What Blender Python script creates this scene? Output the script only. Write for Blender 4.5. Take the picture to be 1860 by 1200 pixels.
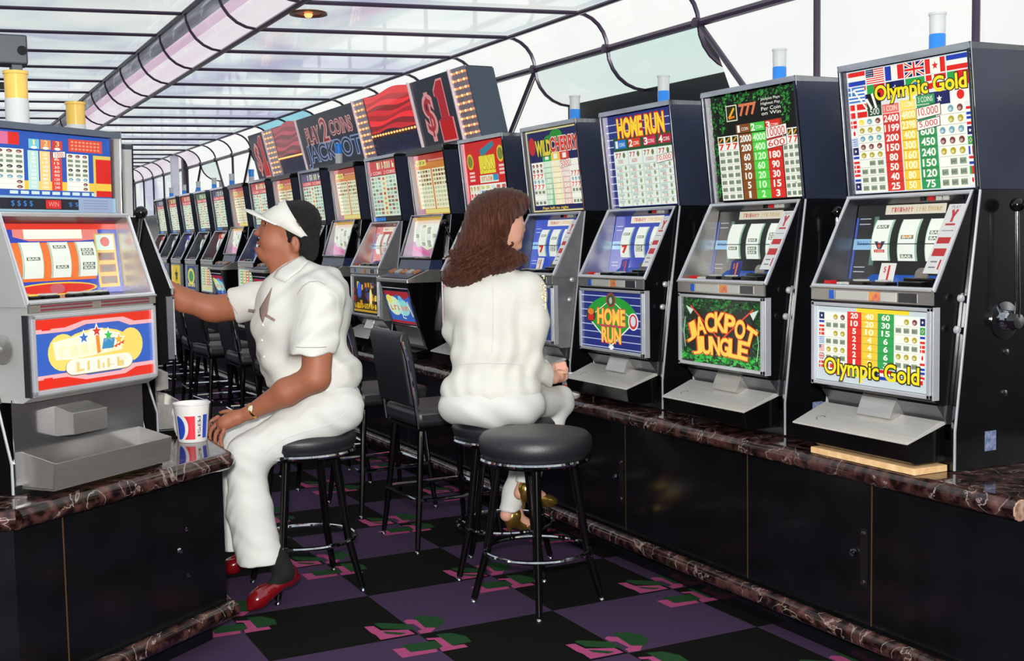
import bpy, math, random
import numpy as np
from mathutils import Vector, Matrix
random.seed(7)
scene = bpy.context.scene
for o in list(bpy.data.objects): bpy.data.objects.remove(o)
col = scene.collection
# ------------------------------------------------------------------ camera
RW = np.array([[0.89059, -0.05116, 0.45190], [-0.45449, -0.06157, 0.88862], [-0.01764, -0.99679, -0.07809]])
def _calib():
    F = 2160.; roll = .0175
    a = np.array([0, -169, F]); b = np.array([1000, -169-roll*1000, F])
    up = np.cross(a, b); up /= np.linalg.norm(up)
    if up[1] > 0: up = -up
    y = np.array([-1100., -169+roll*1100, F]); y = y-up*np.dot(y, up); y /= np.linalg.norm(y)
    x = np.cross(y, up); x /= np.linalg.norm(x)
    return np.stack([x, y, up])
RW = _calib()
CAM = Vector((0, 0, 1.5)); FPX = 2160.
cam_d = bpy.data.cameras.new('camera'); cam = bpy.data.objects.new('camera', cam_d); col.objects.link(cam)
cam_d.sensor_width = 36; cam_d.lens = FPX/1860*36; cam_d.clip_end = 200; cam_d.clip_start = .05
M = Matrix.Identity(4)
for r in range(3):
    M[r][0] = RW[r][0]; M[r][1] = -RW[r][1]; M[r][2] = -RW[r][2]; M[r][3] = CAM[r]
cam.matrix_world = M
scene.camera = cam
def at(px, py, d):
    v = RW @ np.array([(px-930)/FPX, (py-600)/FPX, 1.])*d
    return np.array([CAM[0]+v[0], CAM[1]+v[1], CAM[2]+v[2]])
# ------------------------------------------------------------------ world, lamps, exposure
def lin(c):
    return tuple(((v/255.)/12.92 if v/255. <= .04045 else ((v/255.+.055)/1.055)**2.4) for v in c[:3])
w = bpy.data.worlds.new('world'); scene.world = w; w.use_nodes = True
w.node_tree.nodes['Background'].inputs[0].default_value = (*lin((70, 76, 90)), 1)
w.node_tree.nodes['Background'].inputs[1].default_value = .35
scene.view_settings.view_transform = 'Standard'; scene.view_settings.look = 'None'
scene.view_settings.exposure = 0.0; scene.view_settings.gamma = 1
scene.view_settings.use_curve_mapping = False
# the photographer's flash, just above and left of the camera
fl = bpy.data.lights.new('camera_flash', 'AREA'); fl.energy = 250; fl.size = .14; fl.color = (1, .97, .93)
flo = bpy.data.objects.new('camera_flash', fl); col.objects.link(flo)
flo.location = (-.05, -.05, 1.72)
flo.rotation_euler = (Vector((1.9, 4.6, 1.1))-flo.location).to_track_quat('-Z', 'Y').to_euler()
# ------------------------------------------------------------------ helpers
def nd(nt, t, **k):
    n = nt.nodes.new(t)
    for a, v in k.items():
        if a in n.inputs.keys(): n.inputs[a].default_value = v
        else: setattr(n, a, v)
    return n
MATS = {}
def mat(name, c=(200, 200, 200), rough=.5, metal=0, spec=.5, emis=0, coat=0, bump=0, bscale=200, noise=None, nscale=8, aniso=0, coatr=.05, stretch=(1, 1, 1)):
    if name in MATS: return MATS[name]
    m = bpy.data.materials.new(name); m.use_nodes = True; nt = m.node_tree
    b = nt.nodes['Principled BSDF']; L = nt.links.new
    c3 = (*lin(c), 1)
    b.inputs['Base Color'].default_value = c3; b.inputs['Roughness'].default_value = rough
    b.inputs['Metallic'].default_value = metal; b.inputs['Specular IOR Level'].default_value = spec
    b.inputs['Coat Weight'].default_value = coat; b.inputs['Coat Roughness'].default_value = coatr
    tc = nd(nt, 'ShaderNodeTexCoord'); mp = nd(nt, 'ShaderNodeMapping'); mp.inputs['Scale'].default_value = stretch
    L(tc.outputs['Object'], mp.inputs[0])
    nz = nd(nt, 'ShaderNodeTexNoise'); nz.inputs['Scale'].default_value = nscale; nz.inputs['Detail'].default_value = 4
    L(mp.outputs[0], nz.inputs['Vector'])
    rp = nd(nt, 'ShaderNodeValToRGB'); rp.color_ramp.elements[0].position = .3; rp.color_ramp.elements[1].position = .7
    c2 = (*lin(noise), 1) if noise else tuple(v*.88 for v in c3[:3])+(1,)
    rp.color_ramp.elements[0].color = c3; rp.color_ramp.elements[1].color = c2
    L(nz.outputs[0], rp.inputs[0]); L(rp.outputs[0], b.inputs['Base Color'])
    if emis:
        L(rp.outputs[0], b.inputs['Emission Color']); b.inputs['Emission Strength'].default_value = emis
    if bump:
        n2 = nd(nt, 'ShaderNodeTexNoise'); n2.inputs['Scale'].default_value = bscale; n2.inputs['Detail'].default_value = 3
        L(mp.outputs[0], n2.inputs['Vector'])
        bp = nd(nt, 'ShaderNodeBump'); bp.inputs['Strength'].default_value = bump; bp.inputs['Distance'].default_value = .01
        L(n2.outputs[0], bp.inputs['Height']); L(bp.outputs[0], b.inputs['Normal'])
    MATS[name] = m; return m
black = mat('black_gloss_laminate', (16, 17, 20), .16, spec=.55, noise=(10, 11, 13))
chrome = mat('chrome', (205, 208, 214), .07, 1)
steel = mat('brushed_steel', (206, 204, 199), .22, .82, bump=.06, bscale=60, stretch=(1, 14, 14), noise=(190, 188, 184))
alu = mat('pale_polished_aluminium', (216, 220, 226), .24, .5, noise=(200, 204, 212), nscale=6)
darksteel = mat('dark_steel', (112, 114, 120), .32, .9)
vinyl = mat('black_vinyl', (28, 31, 37), .44, spec=.85, bump=.15, bscale=260)
blackpaint = mat('black_enamel', (9, 9, 9), .14, spec=.6)
purple = mat('mauve_painted_steel', (74, 62, 84), .3, .2)
white_cloth = mat('white_cotton', (222, 223, 216), .85, bump=.05, bscale=420, noise=(220, 221, 216))
white_pl = mat('white_plastic', (235, 235, 232), .3)
blackpl = mat('black_plastic', (12, 12, 13), .12, spec=.6)
wood_ = mat('raw_plywood_edge', (214, 170, 116), .7, bump=.3, bscale=40, noise=(236, 200, 150), nscale=30)
teal = mat('teal_lit_laminate', (22, 84, 98), .3)  # black counter end face; the teal light on it is painted in
redpl = mat('red_button', (190, 30, 34), .25)
greybtn = mat('grey_button', (186, 188, 182), .35)
goldm = mat('gold_metal', (226, 184, 98), .14, 1)
clear_pl = mat('frosted_white_lens', (196, 200, 200), .2, emis=.12)
blue_lens = mat('blue_lens', (40, 120, 205), .15, emis=.35)
yellow_lens = mat('yellow_lens', (222, 184, 92), .2, emis=.2)
bulbm = mat('warm_bulb', (255, 160, 96), .3, emis=2.2)
def side_mat(name, c, c2, rough):
    m = mat(name, c, rough, spec=.6, noise=c2, nscale=3)
    nt = m.node_tree; b = nt.nodes['Principled BSDF']; L = nt.links.new
    tc = nd(nt, 'ShaderNodeTexCoord'); br = nd(nt, 'ShaderNodeTexBrick')
    br.offset = 0; br.inputs['Scale'].default_value = 1; br.inputs['Brick Width'].default_value = .022; br.inputs['Row Height'].default_value = .022; br.inputs['Mortar Size'].default_value = .0012
    mp = nd(nt, 'ShaderNodeMapping'); mp.inputs['Rotation'].default_value = (math.pi/2, 0, math.pi/2)
    sp = nd(nt, 'ShaderNodeSeparateXYZ'); cb = nd(nt, 'ShaderNodeCombineXYZ')
    L(tc.outputs['Object'], sp.inputs[0]); L(sp.outputs[1], cb.inputs[0]); L(sp.outputs[2], cb.inputs[1]); L(cb.outputs[0], br.inputs['Vector'])
    bp = nd(nt, 'ShaderNodeBump'); bp.inputs['Strength'].default_value = .25; bp.inputs['Distance'].default_value = .002; bp.invert = True
    L(br.outputs['Fac'], bp.inputs['Height']); L(bp.outputs[0], b.inputs['Normal'])
    return m
sidelam = side_mat('slate_grid_laminate', (48, 54, 74), (40, 46, 62), .28)
sidegrey = side_mat('grey_grid_laminate', (168, 170, 168), (150, 152, 152), .3)
# marble
def marble_mat():
    m = bpy.data.materials.new('veined_burgundy_marble'); m.use_nodes = True; nt = m.node_tree; L = nt.links.new
    b = nt.nodes['Principled BSDF']; b.inputs['Roughness'].default_value = .09; b.inputs['Specular IOR Level'].default_value = .7
    tc = nd(nt, 'ShaderNodeTexCoord')
    n1 = nd(nt, 'ShaderNodeTexNoise'); n1.inputs['Scale'].default_value = 24; n1.inputs['Detail'].default_value = 8
    r1 = nd(nt, 'ShaderNodeValToRGB'); r1.color_ramp.elements[0].position = .42; r1.color_ramp.elements[1].position = .82
    r1.color_ramp.elements[0].color = (*lin((24, 12, 12)), 1); r1.color_ramp.elements[1].color = (*lin((112, 74, 68)), 1)
    n2 = nd(nt, 'ShaderNodeTexNoise'); n2.inputs['Scale'].default_value = 5.5; n2.inputs['Detail'].default_value = 9; n2.inputs['Distortion'].default_value = 1.2
    r2 = nd(nt, 'ShaderNodeValToRGB'); e = r2.color_ramp.elements
    e[0].position = .49; e[0].color = (0, 0, 0, 1); e[1].position = .51; e[1].color = (0, 0, 0, 1); x = e.new(.5); x.color = (1, 1, 1, 1)
    mx = nd(nt, 'ShaderNodeMix', data_type='RGBA'); mx.inputs['B'].default_value = (*lin((196, 178, 170)), 1) if 'B' in mx.inputs else None
    for n in (n1, n2): L(tc.outputs['Object'], n.inputs['Vector'])
    L(n1.outputs[0], r1.inputs[0]); L(n2.outputs[0], r2.inputs[0])
    mx.inputs[7].default_value = (*lin((196, 178, 170)), 1)
    ml = nd(nt, 'ShaderNodeMath', operation='MULTIPLY'); ml.inputs[1].default_value = .6
    L(r2.outputs[0], ml.inputs[0]); L(ml.outputs[0], mx.inputs[0]); L(r1.outputs[0], mx.inputs[6]); L(mx.outputs[2], b.inputs['Base Color'])
    return m
marble = marble_mat()
def light_panel_mat(name, a, b2, c, strength, sc=(1, 1, 1), gloss=.18, ns=1.2, dist=.0, rough=.12):
    m = bpy.data.materials.new(name); m.use_nodes = True; nt = m.node_tree; L = nt.links.new
    for n in list(nt.nodes):
        if n.type == 'BSDF_PRINCIPLED': nt.nodes.remove(n)
    out = [n for n in nt.nodes if n.type == 'OUTPUT_MATERIAL'][0]
    tc = nd(nt, 'ShaderNodeTexCoord'); mp = nd(nt, 'ShaderNodeMapping'); mp.inputs['Scale'].default_value = sc
    L(tc.outputs['Object'], mp.inputs[0])
    nz = nd(nt, 'ShaderNodeTexNoise'); nz.inputs['Scale'].default_value = ns; nz.inputs['Detail'].default_value = 2; nz.inputs['Distortion'].default_value = dist
    L(mp.outputs[0], nz.inputs['Vector'])
    rp = nd(nt, 'ShaderNodeValToRGB'); e = rp.color_ramp.elements
    e[0].position = .32; e[0].color = (*lin(a), 1); e[1].position = .68; e[1].color = (*lin(c), 1); q = e.new(.5); q.color = (*lin(b2), 1)
    L(nz.outputs[0], rp.inputs[0])
    em = nd(nt, 'ShaderNodeEmission'); em.inputs[1].default_value = strength; L(rp.outputs[0], em.inputs[0])
    gl = nd(nt, 'ShaderNodeBsdfGlossy'); gl.inputs['Roughness'].default_value = rough
    ms = nd(nt, 'ShaderNodeMixShader'); ms.inputs[0].default_value = gloss
    L(em.outputs[0], ms.inputs[1]); L(gl.outputs[0], ms.inputs[2]); L(ms.outputs[0], out.inputs[0])
    return m
ceil_mat = light_panel_mat('backlit_ceiling_sheet', (190, 193, 218), (228, 238, 238), (244, 247, 244), 1.12, sc=(1.0, .8, 1), gloss=.25, ns=1.1, dist=.5, rough=.06)  # soft lavender bands in the colour stand for reflections
cove_mat = light_panel_mat('backlit_white_acrylic', (238, 240, 238), (244, 245, 242), (240, 244, 240), 1.1, gloss=.05)
pink_mat = light_panel_mat('backlit_pink_acrylic', (242, 230, 240), (245, 240, 244), (238, 224, 236), 1.0, sc=(6, .4, 6), gloss=.12)
rose_mat = light_panel_mat('backlit_rose_acrylic', (226, 196, 218), (232, 208, 226), (222, 190, 214), .95, sc=(6, .4, 6), gloss=.12)
greystrip = light_panel_mat('self_lit_grey_mirror', (128, 130, 142), (150, 152, 164), (196, 198, 206), .8, sc=(9, .5, 9), gloss=.3, ns=2)  # mirrored strip, no lamp behind it; glow added for its bright reflection
cyan_mat = light_panel_mat('backlit_cyan_acrylic', (150, 214, 228), (160, 222, 234), (140, 206, 222), .95, gloss=.05)
# art material: back-lit printed glass using colours stored on the mesh
def art_material(name, strength, gloss=.5, diff=.5):
    m = bpy.data.materials.new(name); m.use_nodes = True; nt = m.node_tree; L = nt.links.new
    b = nt.nodes['Principled BSDF']; at_ = nd(nt, 'ShaderNodeAttribute', attribute_name='Col')
    hsv = nd(nt, 'ShaderNodeMix', data_type='RGBA', blend_type='MULTIPLY'); hsv.inputs[0].default_value = 1
    hsv.inputs[7].default_value = (diff, diff, diff, 1)
    L(at_.outputs['Color'], hsv.inputs[6]); L(hsv.outputs[2], b.inputs['Base Color'])
    L(at_.outputs['Color'], b.inputs['Emission Color']); b.inputs['Emission Strength'].default_value = strength
    b.inputs['Roughness'].default_value = .4; b.inputs['Coat Weight'].default_value = gloss; b.inputs['Coat Roughness'].default_value = .03
    return m
lit = art_material('backlit_printed_glass', .8, .35, .3)
print_ = art_material('printed_surface', 0.0, .3, 1.)
dimlit = art_material('softly_lit_print', .5, .12, .35)
# ---- mesh builder
class MB:
    def __init__(s): s.v = []; s.f = []; s.m = []
    def _add(s, vs, fs, mi=0):
        n = len(s.v); s.v += [tuple(map(float, p)) for p in vs]; s.f += [tuple(i+n for i in f) for f in fs]; s.m += [mi]*len(fs)
    def box(s, x0, x1, y0, y1, z0, z1, mi=0):
        s._add([(x0, y0, z0), (x1, y0, z0), (x1, y1, z0), (x0, y1, z0), (x0, y0, z1), (x1, y0, z1), (x1, y1, z1), (x0, y1, z1)],
               [(0, 3, 2, 1), (4, 5, 6, 7), (0, 1, 5, 4), (1, 2, 6, 5), (2, 3, 7, 6), (3, 0, 4, 7)], mi); return s
    def prism(s, prof, x0, x1, mi=0, axis='x'):       # profile of (y,z) pushed along x
        n = len(prof)
        if axis == 'x': vs = [(x0, y, z) for y, z in prof]+[(x1, y, z) for y, z in prof]
        elif axis == 'z': vs = [(y, z, x0) for y, z in prof]+[(y, z, x1) for y, z in prof]
        else: vs = [(y, x0, z) for y, z in prof]+[(y, x1, z) for y, z in prof]
        s._add(vs, [tuple(range(n))[::-1], tuple(range(n, 2*n))]+[(i, (i+1) % n, n+(i+1) % n, n+i) for i in range(n)], mi); return s
    def tube(s, pts, r, seg=10, closed=False, mi=0):
        pts = [np.array(p, float) for p in pts]; n = len(pts); rs = r if hasattr(r, '__len__') else [r]*n
        prev = None; vs = []
        for i, p in enumerate(pts):
            if closed: t = pts[(i+1) % n]-pts[i-1]
            else: t = pts[min(i+1, n-1)]-pts[max(i-1, 0)]
            t = t/(np.linalg.norm(t)+1e-9)
            if prev is None:
                a = np.array([0, 0, 1.]) if abs(t[2]) < .9 else np.array([1., 0, 0])
                u = np.cross(t, a)
            else: u = prev-t*np.dot(prev, t)
            u /= np.linalg.norm(u)+1e-9; prev = u; v = np.cross(t, u)
            for k in range(seg):
                an = 2*math.pi*k/seg; vs.append(p+rs[i]*(math.cos(an)*u+math.sin(an)*v))
        fs = []
        for i in range(n if closed else n-1):
            for k in range(seg):
                a = i*seg+k; b = i*seg+(k+1) % seg; j = (i+1) % n
                fs.append((a, b, j*seg+(k+1) % seg, j*seg+k))
        if not closed: fs += [tuple(range(seg))[::-1], tuple(range((n-1)*seg, n*seg))]
        s._add(vs, fs, mi); return s
    def lathe(s, prof, c=(0, 0, 0), seg=32, mi=0, axis='z'):
        vs = []; 
        for r, h in prof:
            for k in range(seg):
                a = 2*math.pi*k/seg; x, y = r*math.cos(a), r*math.sin(a)
                p = (x, y, h) if axis == 'z' else ((h, x, y) if axis == 'x' else (x, h, y))
                vs.append((p[0]+c[0], p[1]+c[1], p[2]+c[2]))
        fs = [(i*seg+k, i*seg+(k+1) % seg, (i+1)*seg+(k+1) % seg, (i+1)*seg+k) for i in range(len(prof)-1) for k in range(seg)]
        n = len(prof); fs += [tuple(range(seg))[::-1], tuple(range((n-1)*seg, n*seg))]
        s._add(vs, fs, mi); return s
    def quad(s, a, b, c, d, mi=0): s._add([a, b, c, d], [(0, 1, 2, 3)], mi); return s
    def mesh(s, name, mats, smooth=False):
        me = bpy.data.meshes.new(name); me.from_pydata(s.v, [], s.f)
        if not isinstance(mats, (list, tuple)): mats = [mats]
        for m in mats: me.materials.append(m)
        if any(s.m): me.polygons.foreach_set('material_index', s.m)
        import bmesh
        bm = bmesh.new(); bm.from_mesh(me); bmesh.ops.recalc_face_normals(bm, faces=bm.faces); bm.to_mesh(me); bm.free()
        if smooth:
            me.polygons.foreach_set('use_smooth', [True]*len(me.polygons))
            try: me.set_sharp_from_angle(angle=math.radians(40))
            except Exception: pass
        return me
    def build(s, name, mats, parent=None, smooth=False, bevel=0):
        return link(name, s.mesh(name, mats, smooth), parent, bevel)
def link(name, me, parent=None, bevel=0):
    o = bpy.data.objects.new(name, me); col.objects.link(o)
    if parent is not None: o.parent = parent
    if bevel:
        b = o.modifiers.new('b', 'BEVEL'); b.width = bevel; b.segments = 2; b.limit_method = 'ANGLE'
    return o
def tag(o, label=None, cat=None, group=None, kind=None):
    if label: o['label'] = label
    if cat: o['category'] = cat
    if group: o['group'] = group
    if kind: o['kind'] = kind
    return o
def empty(name, loc=(0, 0, 0), rz=0, parent=None):
    o = bpy.data.objects.new(name, None); col.objects.link(o); o.location = loc; o.rotation_euler = (0, 0, rz)
    o.empty_display_size = .1
    if parent is not None: o.parent = parent
    return o
# ---- flat artwork: polygons and lettering in percent coordinates, y downwards
_glyph = {}
def glyphs(s, bold=0.):
    key = (s, bold)
    if key in _glyph: return _glyph[key]
    cu = bpy.data.curves.new('t', 'FONT'); cu.body = s; cu.resolution_u = 4; cu.offset = bold
    cu.align_x = 'CENTER'; cu.align_y = 'CENTER'
    o = bpy.data.objects.new('t', cu); me = bpy.data.meshes.new_from_object(o)
    v = np.array([p.co[:] for p in me.vertices]).reshape(-1, 3); f = [tuple(p.vertices) for p in me.polygons]
    bpy.data.objects.remove(o); bpy.data.curves.remove(cu); bpy.data.meshes.remove(me)
    v = v[:, :2]
    if len(v):
        b0 = glyphs(s, 0.)[2] if bold else (v.min(0), v.max(0))
    else: b0 = (np.zeros(2), np.ones(2))
    _glyph[key] = (v, f, b0); return _glyph[key]
class Art:
    def __init__(s, W, H): s.W = W; s.H = H; s.v = []; s.f = []; s.c = []
    def poly(s, pts, c, l=1):
        n = len(s.v); s.v += [(x, y, l) for x, y in pts]; s.f.append(tuple(range(n, n+len(pts)))); s.c.append(c); return s
    def rect(s, x0, y0, x1, y1, c, l=1): return s.poly([(x0, y0), (x1, y0), (x1, y1), (x0, y1)], c, l)
    def ell(s, cx, cy, rx, ry, c, l=1, n=20, a0=0, a1=360):
        return s.poly([(cx+rx*math.cos(math.radians(a0+(a1-a0)*k/n)), cy+ry*math.sin(math.radians(a0+(a1-a0)*k/n))) for k in range(n)], c, l)
    def line(s, x0, y0, x1, y1, w, c, l=1):
        a = s.W/s.H; dx, dy = (x1-x0)*a, y1-y0; d = math.hypot(dx, dy)+1e-6; nx, ny = -dy/d*w/2/a, dx/d*w/2
        return s.poly([(x0+nx, y0+ny), (x1+nx, y1+ny), (x1-nx, y1-ny), (x0-nx, y0-ny)], c, l)
    def star(s, cx, cy, r, c, l=1):
        a = s.W/s.H
        for k in range(5):
            p = [(cx, cy)]
            for j, rr in ((-1, r*.42), (0, r), (1, r*.42)):
                an = math.radians(-90+72*k+36*j); p.append((cx+rr*math.cos(an)/a, cy+rr*math.sin(an)))
            s.poly(p, c, l)
        return s
    def text(s, t, x0, y0, x1, y1, c, l=3, bold=0., out=None, ob=.04, arch=0, rot=0):
        if t in ('1', 'I'): x0, x1 = x0+(x1-x0)*.25, x1-(x1-x0)*.3
        for (cc, b, ll) in ([(out, bold+ob, l)] if out else [])+[(c, bold, l+1)]:
            v, f, (mn, mx) = glyphs(t, b)
            if not len(v): continue
            q = (v-mn)/(mx-mn)
            X = x0+q[:, 0]*(x1-x0); Y = y1-q[:, 1]*(y1-y0)
            if arch: Y = Y+arch*((2*(X-x0)/(x1-x0)-1)**2)
            if rot:
                a = s.W/s.H; cx, cy = (x0+x1)/2, (y0+y1)/2; cs, sn = math.cos(rot), math.sin(rot)
                dx = (X-cx)*a; dy = Y-cy; X = cx+(dx*cs-dy*sn)/a; Y = cy+dx*sn+dy*cs
            n = len(s.v); s.v += [(x, y, ll) for x, y in zip(X, Y)]
            for ff in f: s.f.append(tuple(i+n for i in ff)); s.c.append(cc)
        return s
    def grid(s, x0, y0, x1, y1, nx, ny, cols, l=2, fill=.6, shape='rect'):
        dx, dy = (x1-x0)/nx, (y1-y0)/ny
        for i in range(nx):
            for j in range(ny):
                c = cols(i, j) if callable(cols) else cols
                if c is None: continue
                cx, cy = x0+(i+.5)*dx, y0+(j+.5)*dy
                if shape == 'rect': s.rect(cx-dx*fill/2, cy-dy*fill/2, cx+dx*fill/2, cy+dy*fill/2, c, l)
                else: s.ell(cx, cy, dx*fill/2, dy*fill/2, c, l, 8)
        return s
    def scrib(s, x0, y0, x1, y1, c, l=3, n=7):          # lettering too small in the photograph to read
        r = random.Random(int(x0*7+y0*3+n)); w = (x1-x0)/n
        for k in range(n):
            a = x0+k*w; h = (y1-y0)
            s.rect(a+w*.12, y0, a+w*.38, y1, c, l)
            if r.random() < .7: s.rect(a+w*.3, y0+h*r.choice([0, .4, .75]), a+w*.82, y0+h*r.choice([0, .4, .75])+h*.25, c, l)
            if r.random() < .6: s.rect(a+w*.62, y0+h*r.choice([0, .4]), a+w*.84, y1, c, l)
        return s
    def mesh(s, name, m=None, fn=None, step=.0004):
        if fn is None: fn = lambda x, y, l: ((x/100-.5)*s.W, -l*step, (1-y/100)*s.H)
        me = bpy.data.meshes.new(name); me.from_pydata([fn(*p) for p in s.v], [], s.f)
        ca = me.color_attributes.new('Col', 'FLOAT_COLOR', 'CORNER')
        arr = []
        for f, c in zip(s.f, s.c): arr += [*lin(c), 1]*len(f)
        ca.data.foreach_set('color', arr); me.materials.append(m or lit); return me
WH = (238, 240, 228); YL = (246, 214, 40); RD = (222, 34, 30); GN = (40, 158, 70); BL = (30, 60, 170); BK = (14, 14, 16); NV = (20, 28, 90)
# ================================================================== SETTING
X0C, Y0C, SX, SY = 1.665, 4.115, .58, .5655
def floor_mat():
    m = bpy.data.materials.new('checkered_carpet'); m.use_nodes = True; nt = m.node_tree; L = nt.links.new
    b = nt.nodes['Principled BSDF']; b.inputs['Roughness'].default_value = .95; b.inputs['Specular IOR Level'].default_value = .1
    g = nd(nt, 'ShaderNodeNewGeometry'); mp = nd(nt, 'ShaderNodeMapping')
    mp.inputs['Location'].default_value = (-X0C/SX+40, -Y0C/SY+40, .5); mp.inputs['Scale'].default_value = (1/SX, 1/SY, 0)
    ck = nd(nt, 'ShaderNodeTexChecker'); ck.inputs['Scale'].default_value = 1
    ck.inputs['Color1'].default_value = (*lin((17, 17, 15)), 1); ck.inputs['Color2'].default_value = (*lin((78, 59, 90)), 1)
    nz = nd(nt, 'ShaderNodeTexNoise'); nz.inputs['Scale'].default_value = 160
    mx = nd(nt, 'ShaderNodeMix', data_type='RGBA', blend_type='MULTIPLY'); mx.inputs[0].default_value = .5
    L(g.outputs['Position'], mp.inputs[0]); L(mp.outputs[0], ck.inputs['Vector']); L(g.outputs['Position'], nz.inputs['Vector'])
    L(ck.outputs[0], mx.inputs[6]); L(nz.outputs[0], mx.inputs[7]); L(mx.outputs[2], b.inputs['Base Color'])
    bp = nd(nt, 'ShaderNodeBump'); bp.inputs['Strength'].default_value = .4; bp.inputs['Distance'].default_value = .004
    L(nz.outputs[0], bp.inputs['Height']); L(bp.outputs[0], b.inputs['Normal'])
    return m
floor = MB().box(-9, 9, -4, 34, -.05, 0).build('floor', floor_mat()); tag(floor, kind='structure')
# woven motifs at every second crossing of the squares
PK = (206, 88, 140); GR = (44, 92, 52)
motif = [
 (GR, [(-.108, .201), (-.088, .209), (.006, .135), (.012, .063), (-.015, .072), (-.1, .136)], 1),
 (PK, [(-.154, .189), (-.118, .180), (-.112, .115), (-.016, .07), (-.012, .012), (-.150, .014), (-.147, .075), (-.154, .103)], 2),
 (GR, [(-.110, .1), (-.108, .068), (-.066, .028), (-.036, .036)], 3),
 (GR, [(.062, .214), (.117, .195), (.15, .143), (.146, .087), (.089, .037), (.051, .047), (.057, .145)], 1),
 (PK, [(.007, .176), (.028, .188), (.057, .164), (.049, .060), (.086, .039), (.049, -.002), (.006, .005), (.01, .039), (.031, .046), (.028, .123), (.006, .135)], 2),
 (GR, [(-.105, -.079), (.025, -.095), (.025, -.17), (-.008, -.18), (-.101, -.16)], 1),
 (PK, [(-.15, -.105), (-.103, -.112), (-.103, -.168), (-.008, -.180), (-.014, -.212), (-.15, -.209)], 2),
 (GR, [(.056, -.03), (.114, -.045), (.148, -.107), (.14, -.173), (.056, -.177), (.057, -.072)], 1),
 (PK, [(.005, -.054), (.003, -.077), (.028, -.087), (.024, -.17), (.005, -.180), (.001, -.218), (.103, -.22), (.103, -.185), (.058, -.182), (.057, -.072)], 2)]
cm = MB()
for i in range(-9, 3):
    for j in range(-4, 16):
        if (i+j) % 2: continue
        for c, ps, l in motif:
            cm._add([(X0C+i*SX+x, Y0C+j*SY+y, .0006*l) for x, y in ps], [tuple(range(len(ps)))], 0 if c is GR else 1)
carpet_g = mat('green_carpet_yarn', (34, 72, 40), .95, spec=.1, bump=.3); carpet_p = mat('pink_carpet_yarn', (172, 76, 122), .95, spec=.1, bump=.3)
tag(cm.build('carpet_motif', [carpet_g, carpet_p], floor), kind='stuff')
# shell
wallblk = mat('dark_wall_panel', (14, 14, 16), .35)
wr = tag(MB().box(4.06, 4.2, -4, 34, 0, 3.4).build('wall_right', wallblk), kind='structure')
wl = tag(MB().box(-9, -8.9, -4, 34, 0, 3.4).build('wall_left', mat('dark_far_wall', (60, 58, 66), .5)), kind='structure')
tag(MB().box(-9, 9, -4, -3.9, 0, 3.4).build('wall_back', mat('dark_back_wall', (46, 44, 52), .5)), kind='structure')  # dark grey wall behind the camera
# ceiling: carrier, lit sheets, beams
ceil = tag(MB().box(-9, 9, -4, 34, 3.30, 3.36).build('ceiling', mat('ceiling_carrier', (150, 150, 160), .8)), kind='structure')
SK = -.282/1.56
def Y1(i): return 7.258+.905*i
def Y2(i): return 6.976+.905*i
IL, IH = -12, 27
cove_panels = []
def strip(name, pa, pb, pc, pd, th, m, parent):
    a, b, c, d = [np.array(p, float) for p in (pa, pb, pc, pd)]; t = np.array([0, 0, th])
    mb = MB(); mb._add([a, b, c, d, a+t, b+t, c+t, d+t], [(0, 1, 2, 3), (7, 6, 5, 4), (0, 4, 5, 1), (1, 5, 6, 2), (2, 6, 7, 3), (3, 7, 4, 0)])
    return mb.build(name, m, parent)
band = tag(MB().box(1.72, 1.74, -4, 33, 3.055, 3.075).build('trim_1', purple), kind='structure')
covep = tag(MB().box(3.52, 3.54, -4, 18.0, 2.822, 2.85).build('trim_2', purple), kind='structure')
lwall = tag(MB().box(3.76, 3.78, -4, Y2(-2)-.62, 0, 1.98).box(3.76, 3.78, Y2(0)+.62, Y2(6)-.62, 0, 1.98).box(3.76, 3.78, Y2(8)+.62, 18, 0, 1.98).build('wall_front', wallblk), kind='structure')
def arc(cx, cz, rx, rz, a0, a1, y, n=7):
    return [(cx+rx*math.cos(a0+(a1-a0)*k/(n-1)), y, cz+rz*math.sin(a0+(a1-a0)*k/(n-1))) for k in range(n)]
H = math.pi/2
def surf(name, A, B, m, parent):
    mb = MB(); n = len(A); mb._add(list(A)+list(B), [(k, k+1, n+k+1, n+k) for k in range(n-1)]); o = mb.build(name, m, parent, smooth=True)
    s = o.modifiers.new('s', 'SOLIDIFY'); s.thickness = .006; s.offset = 0; return o
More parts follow.
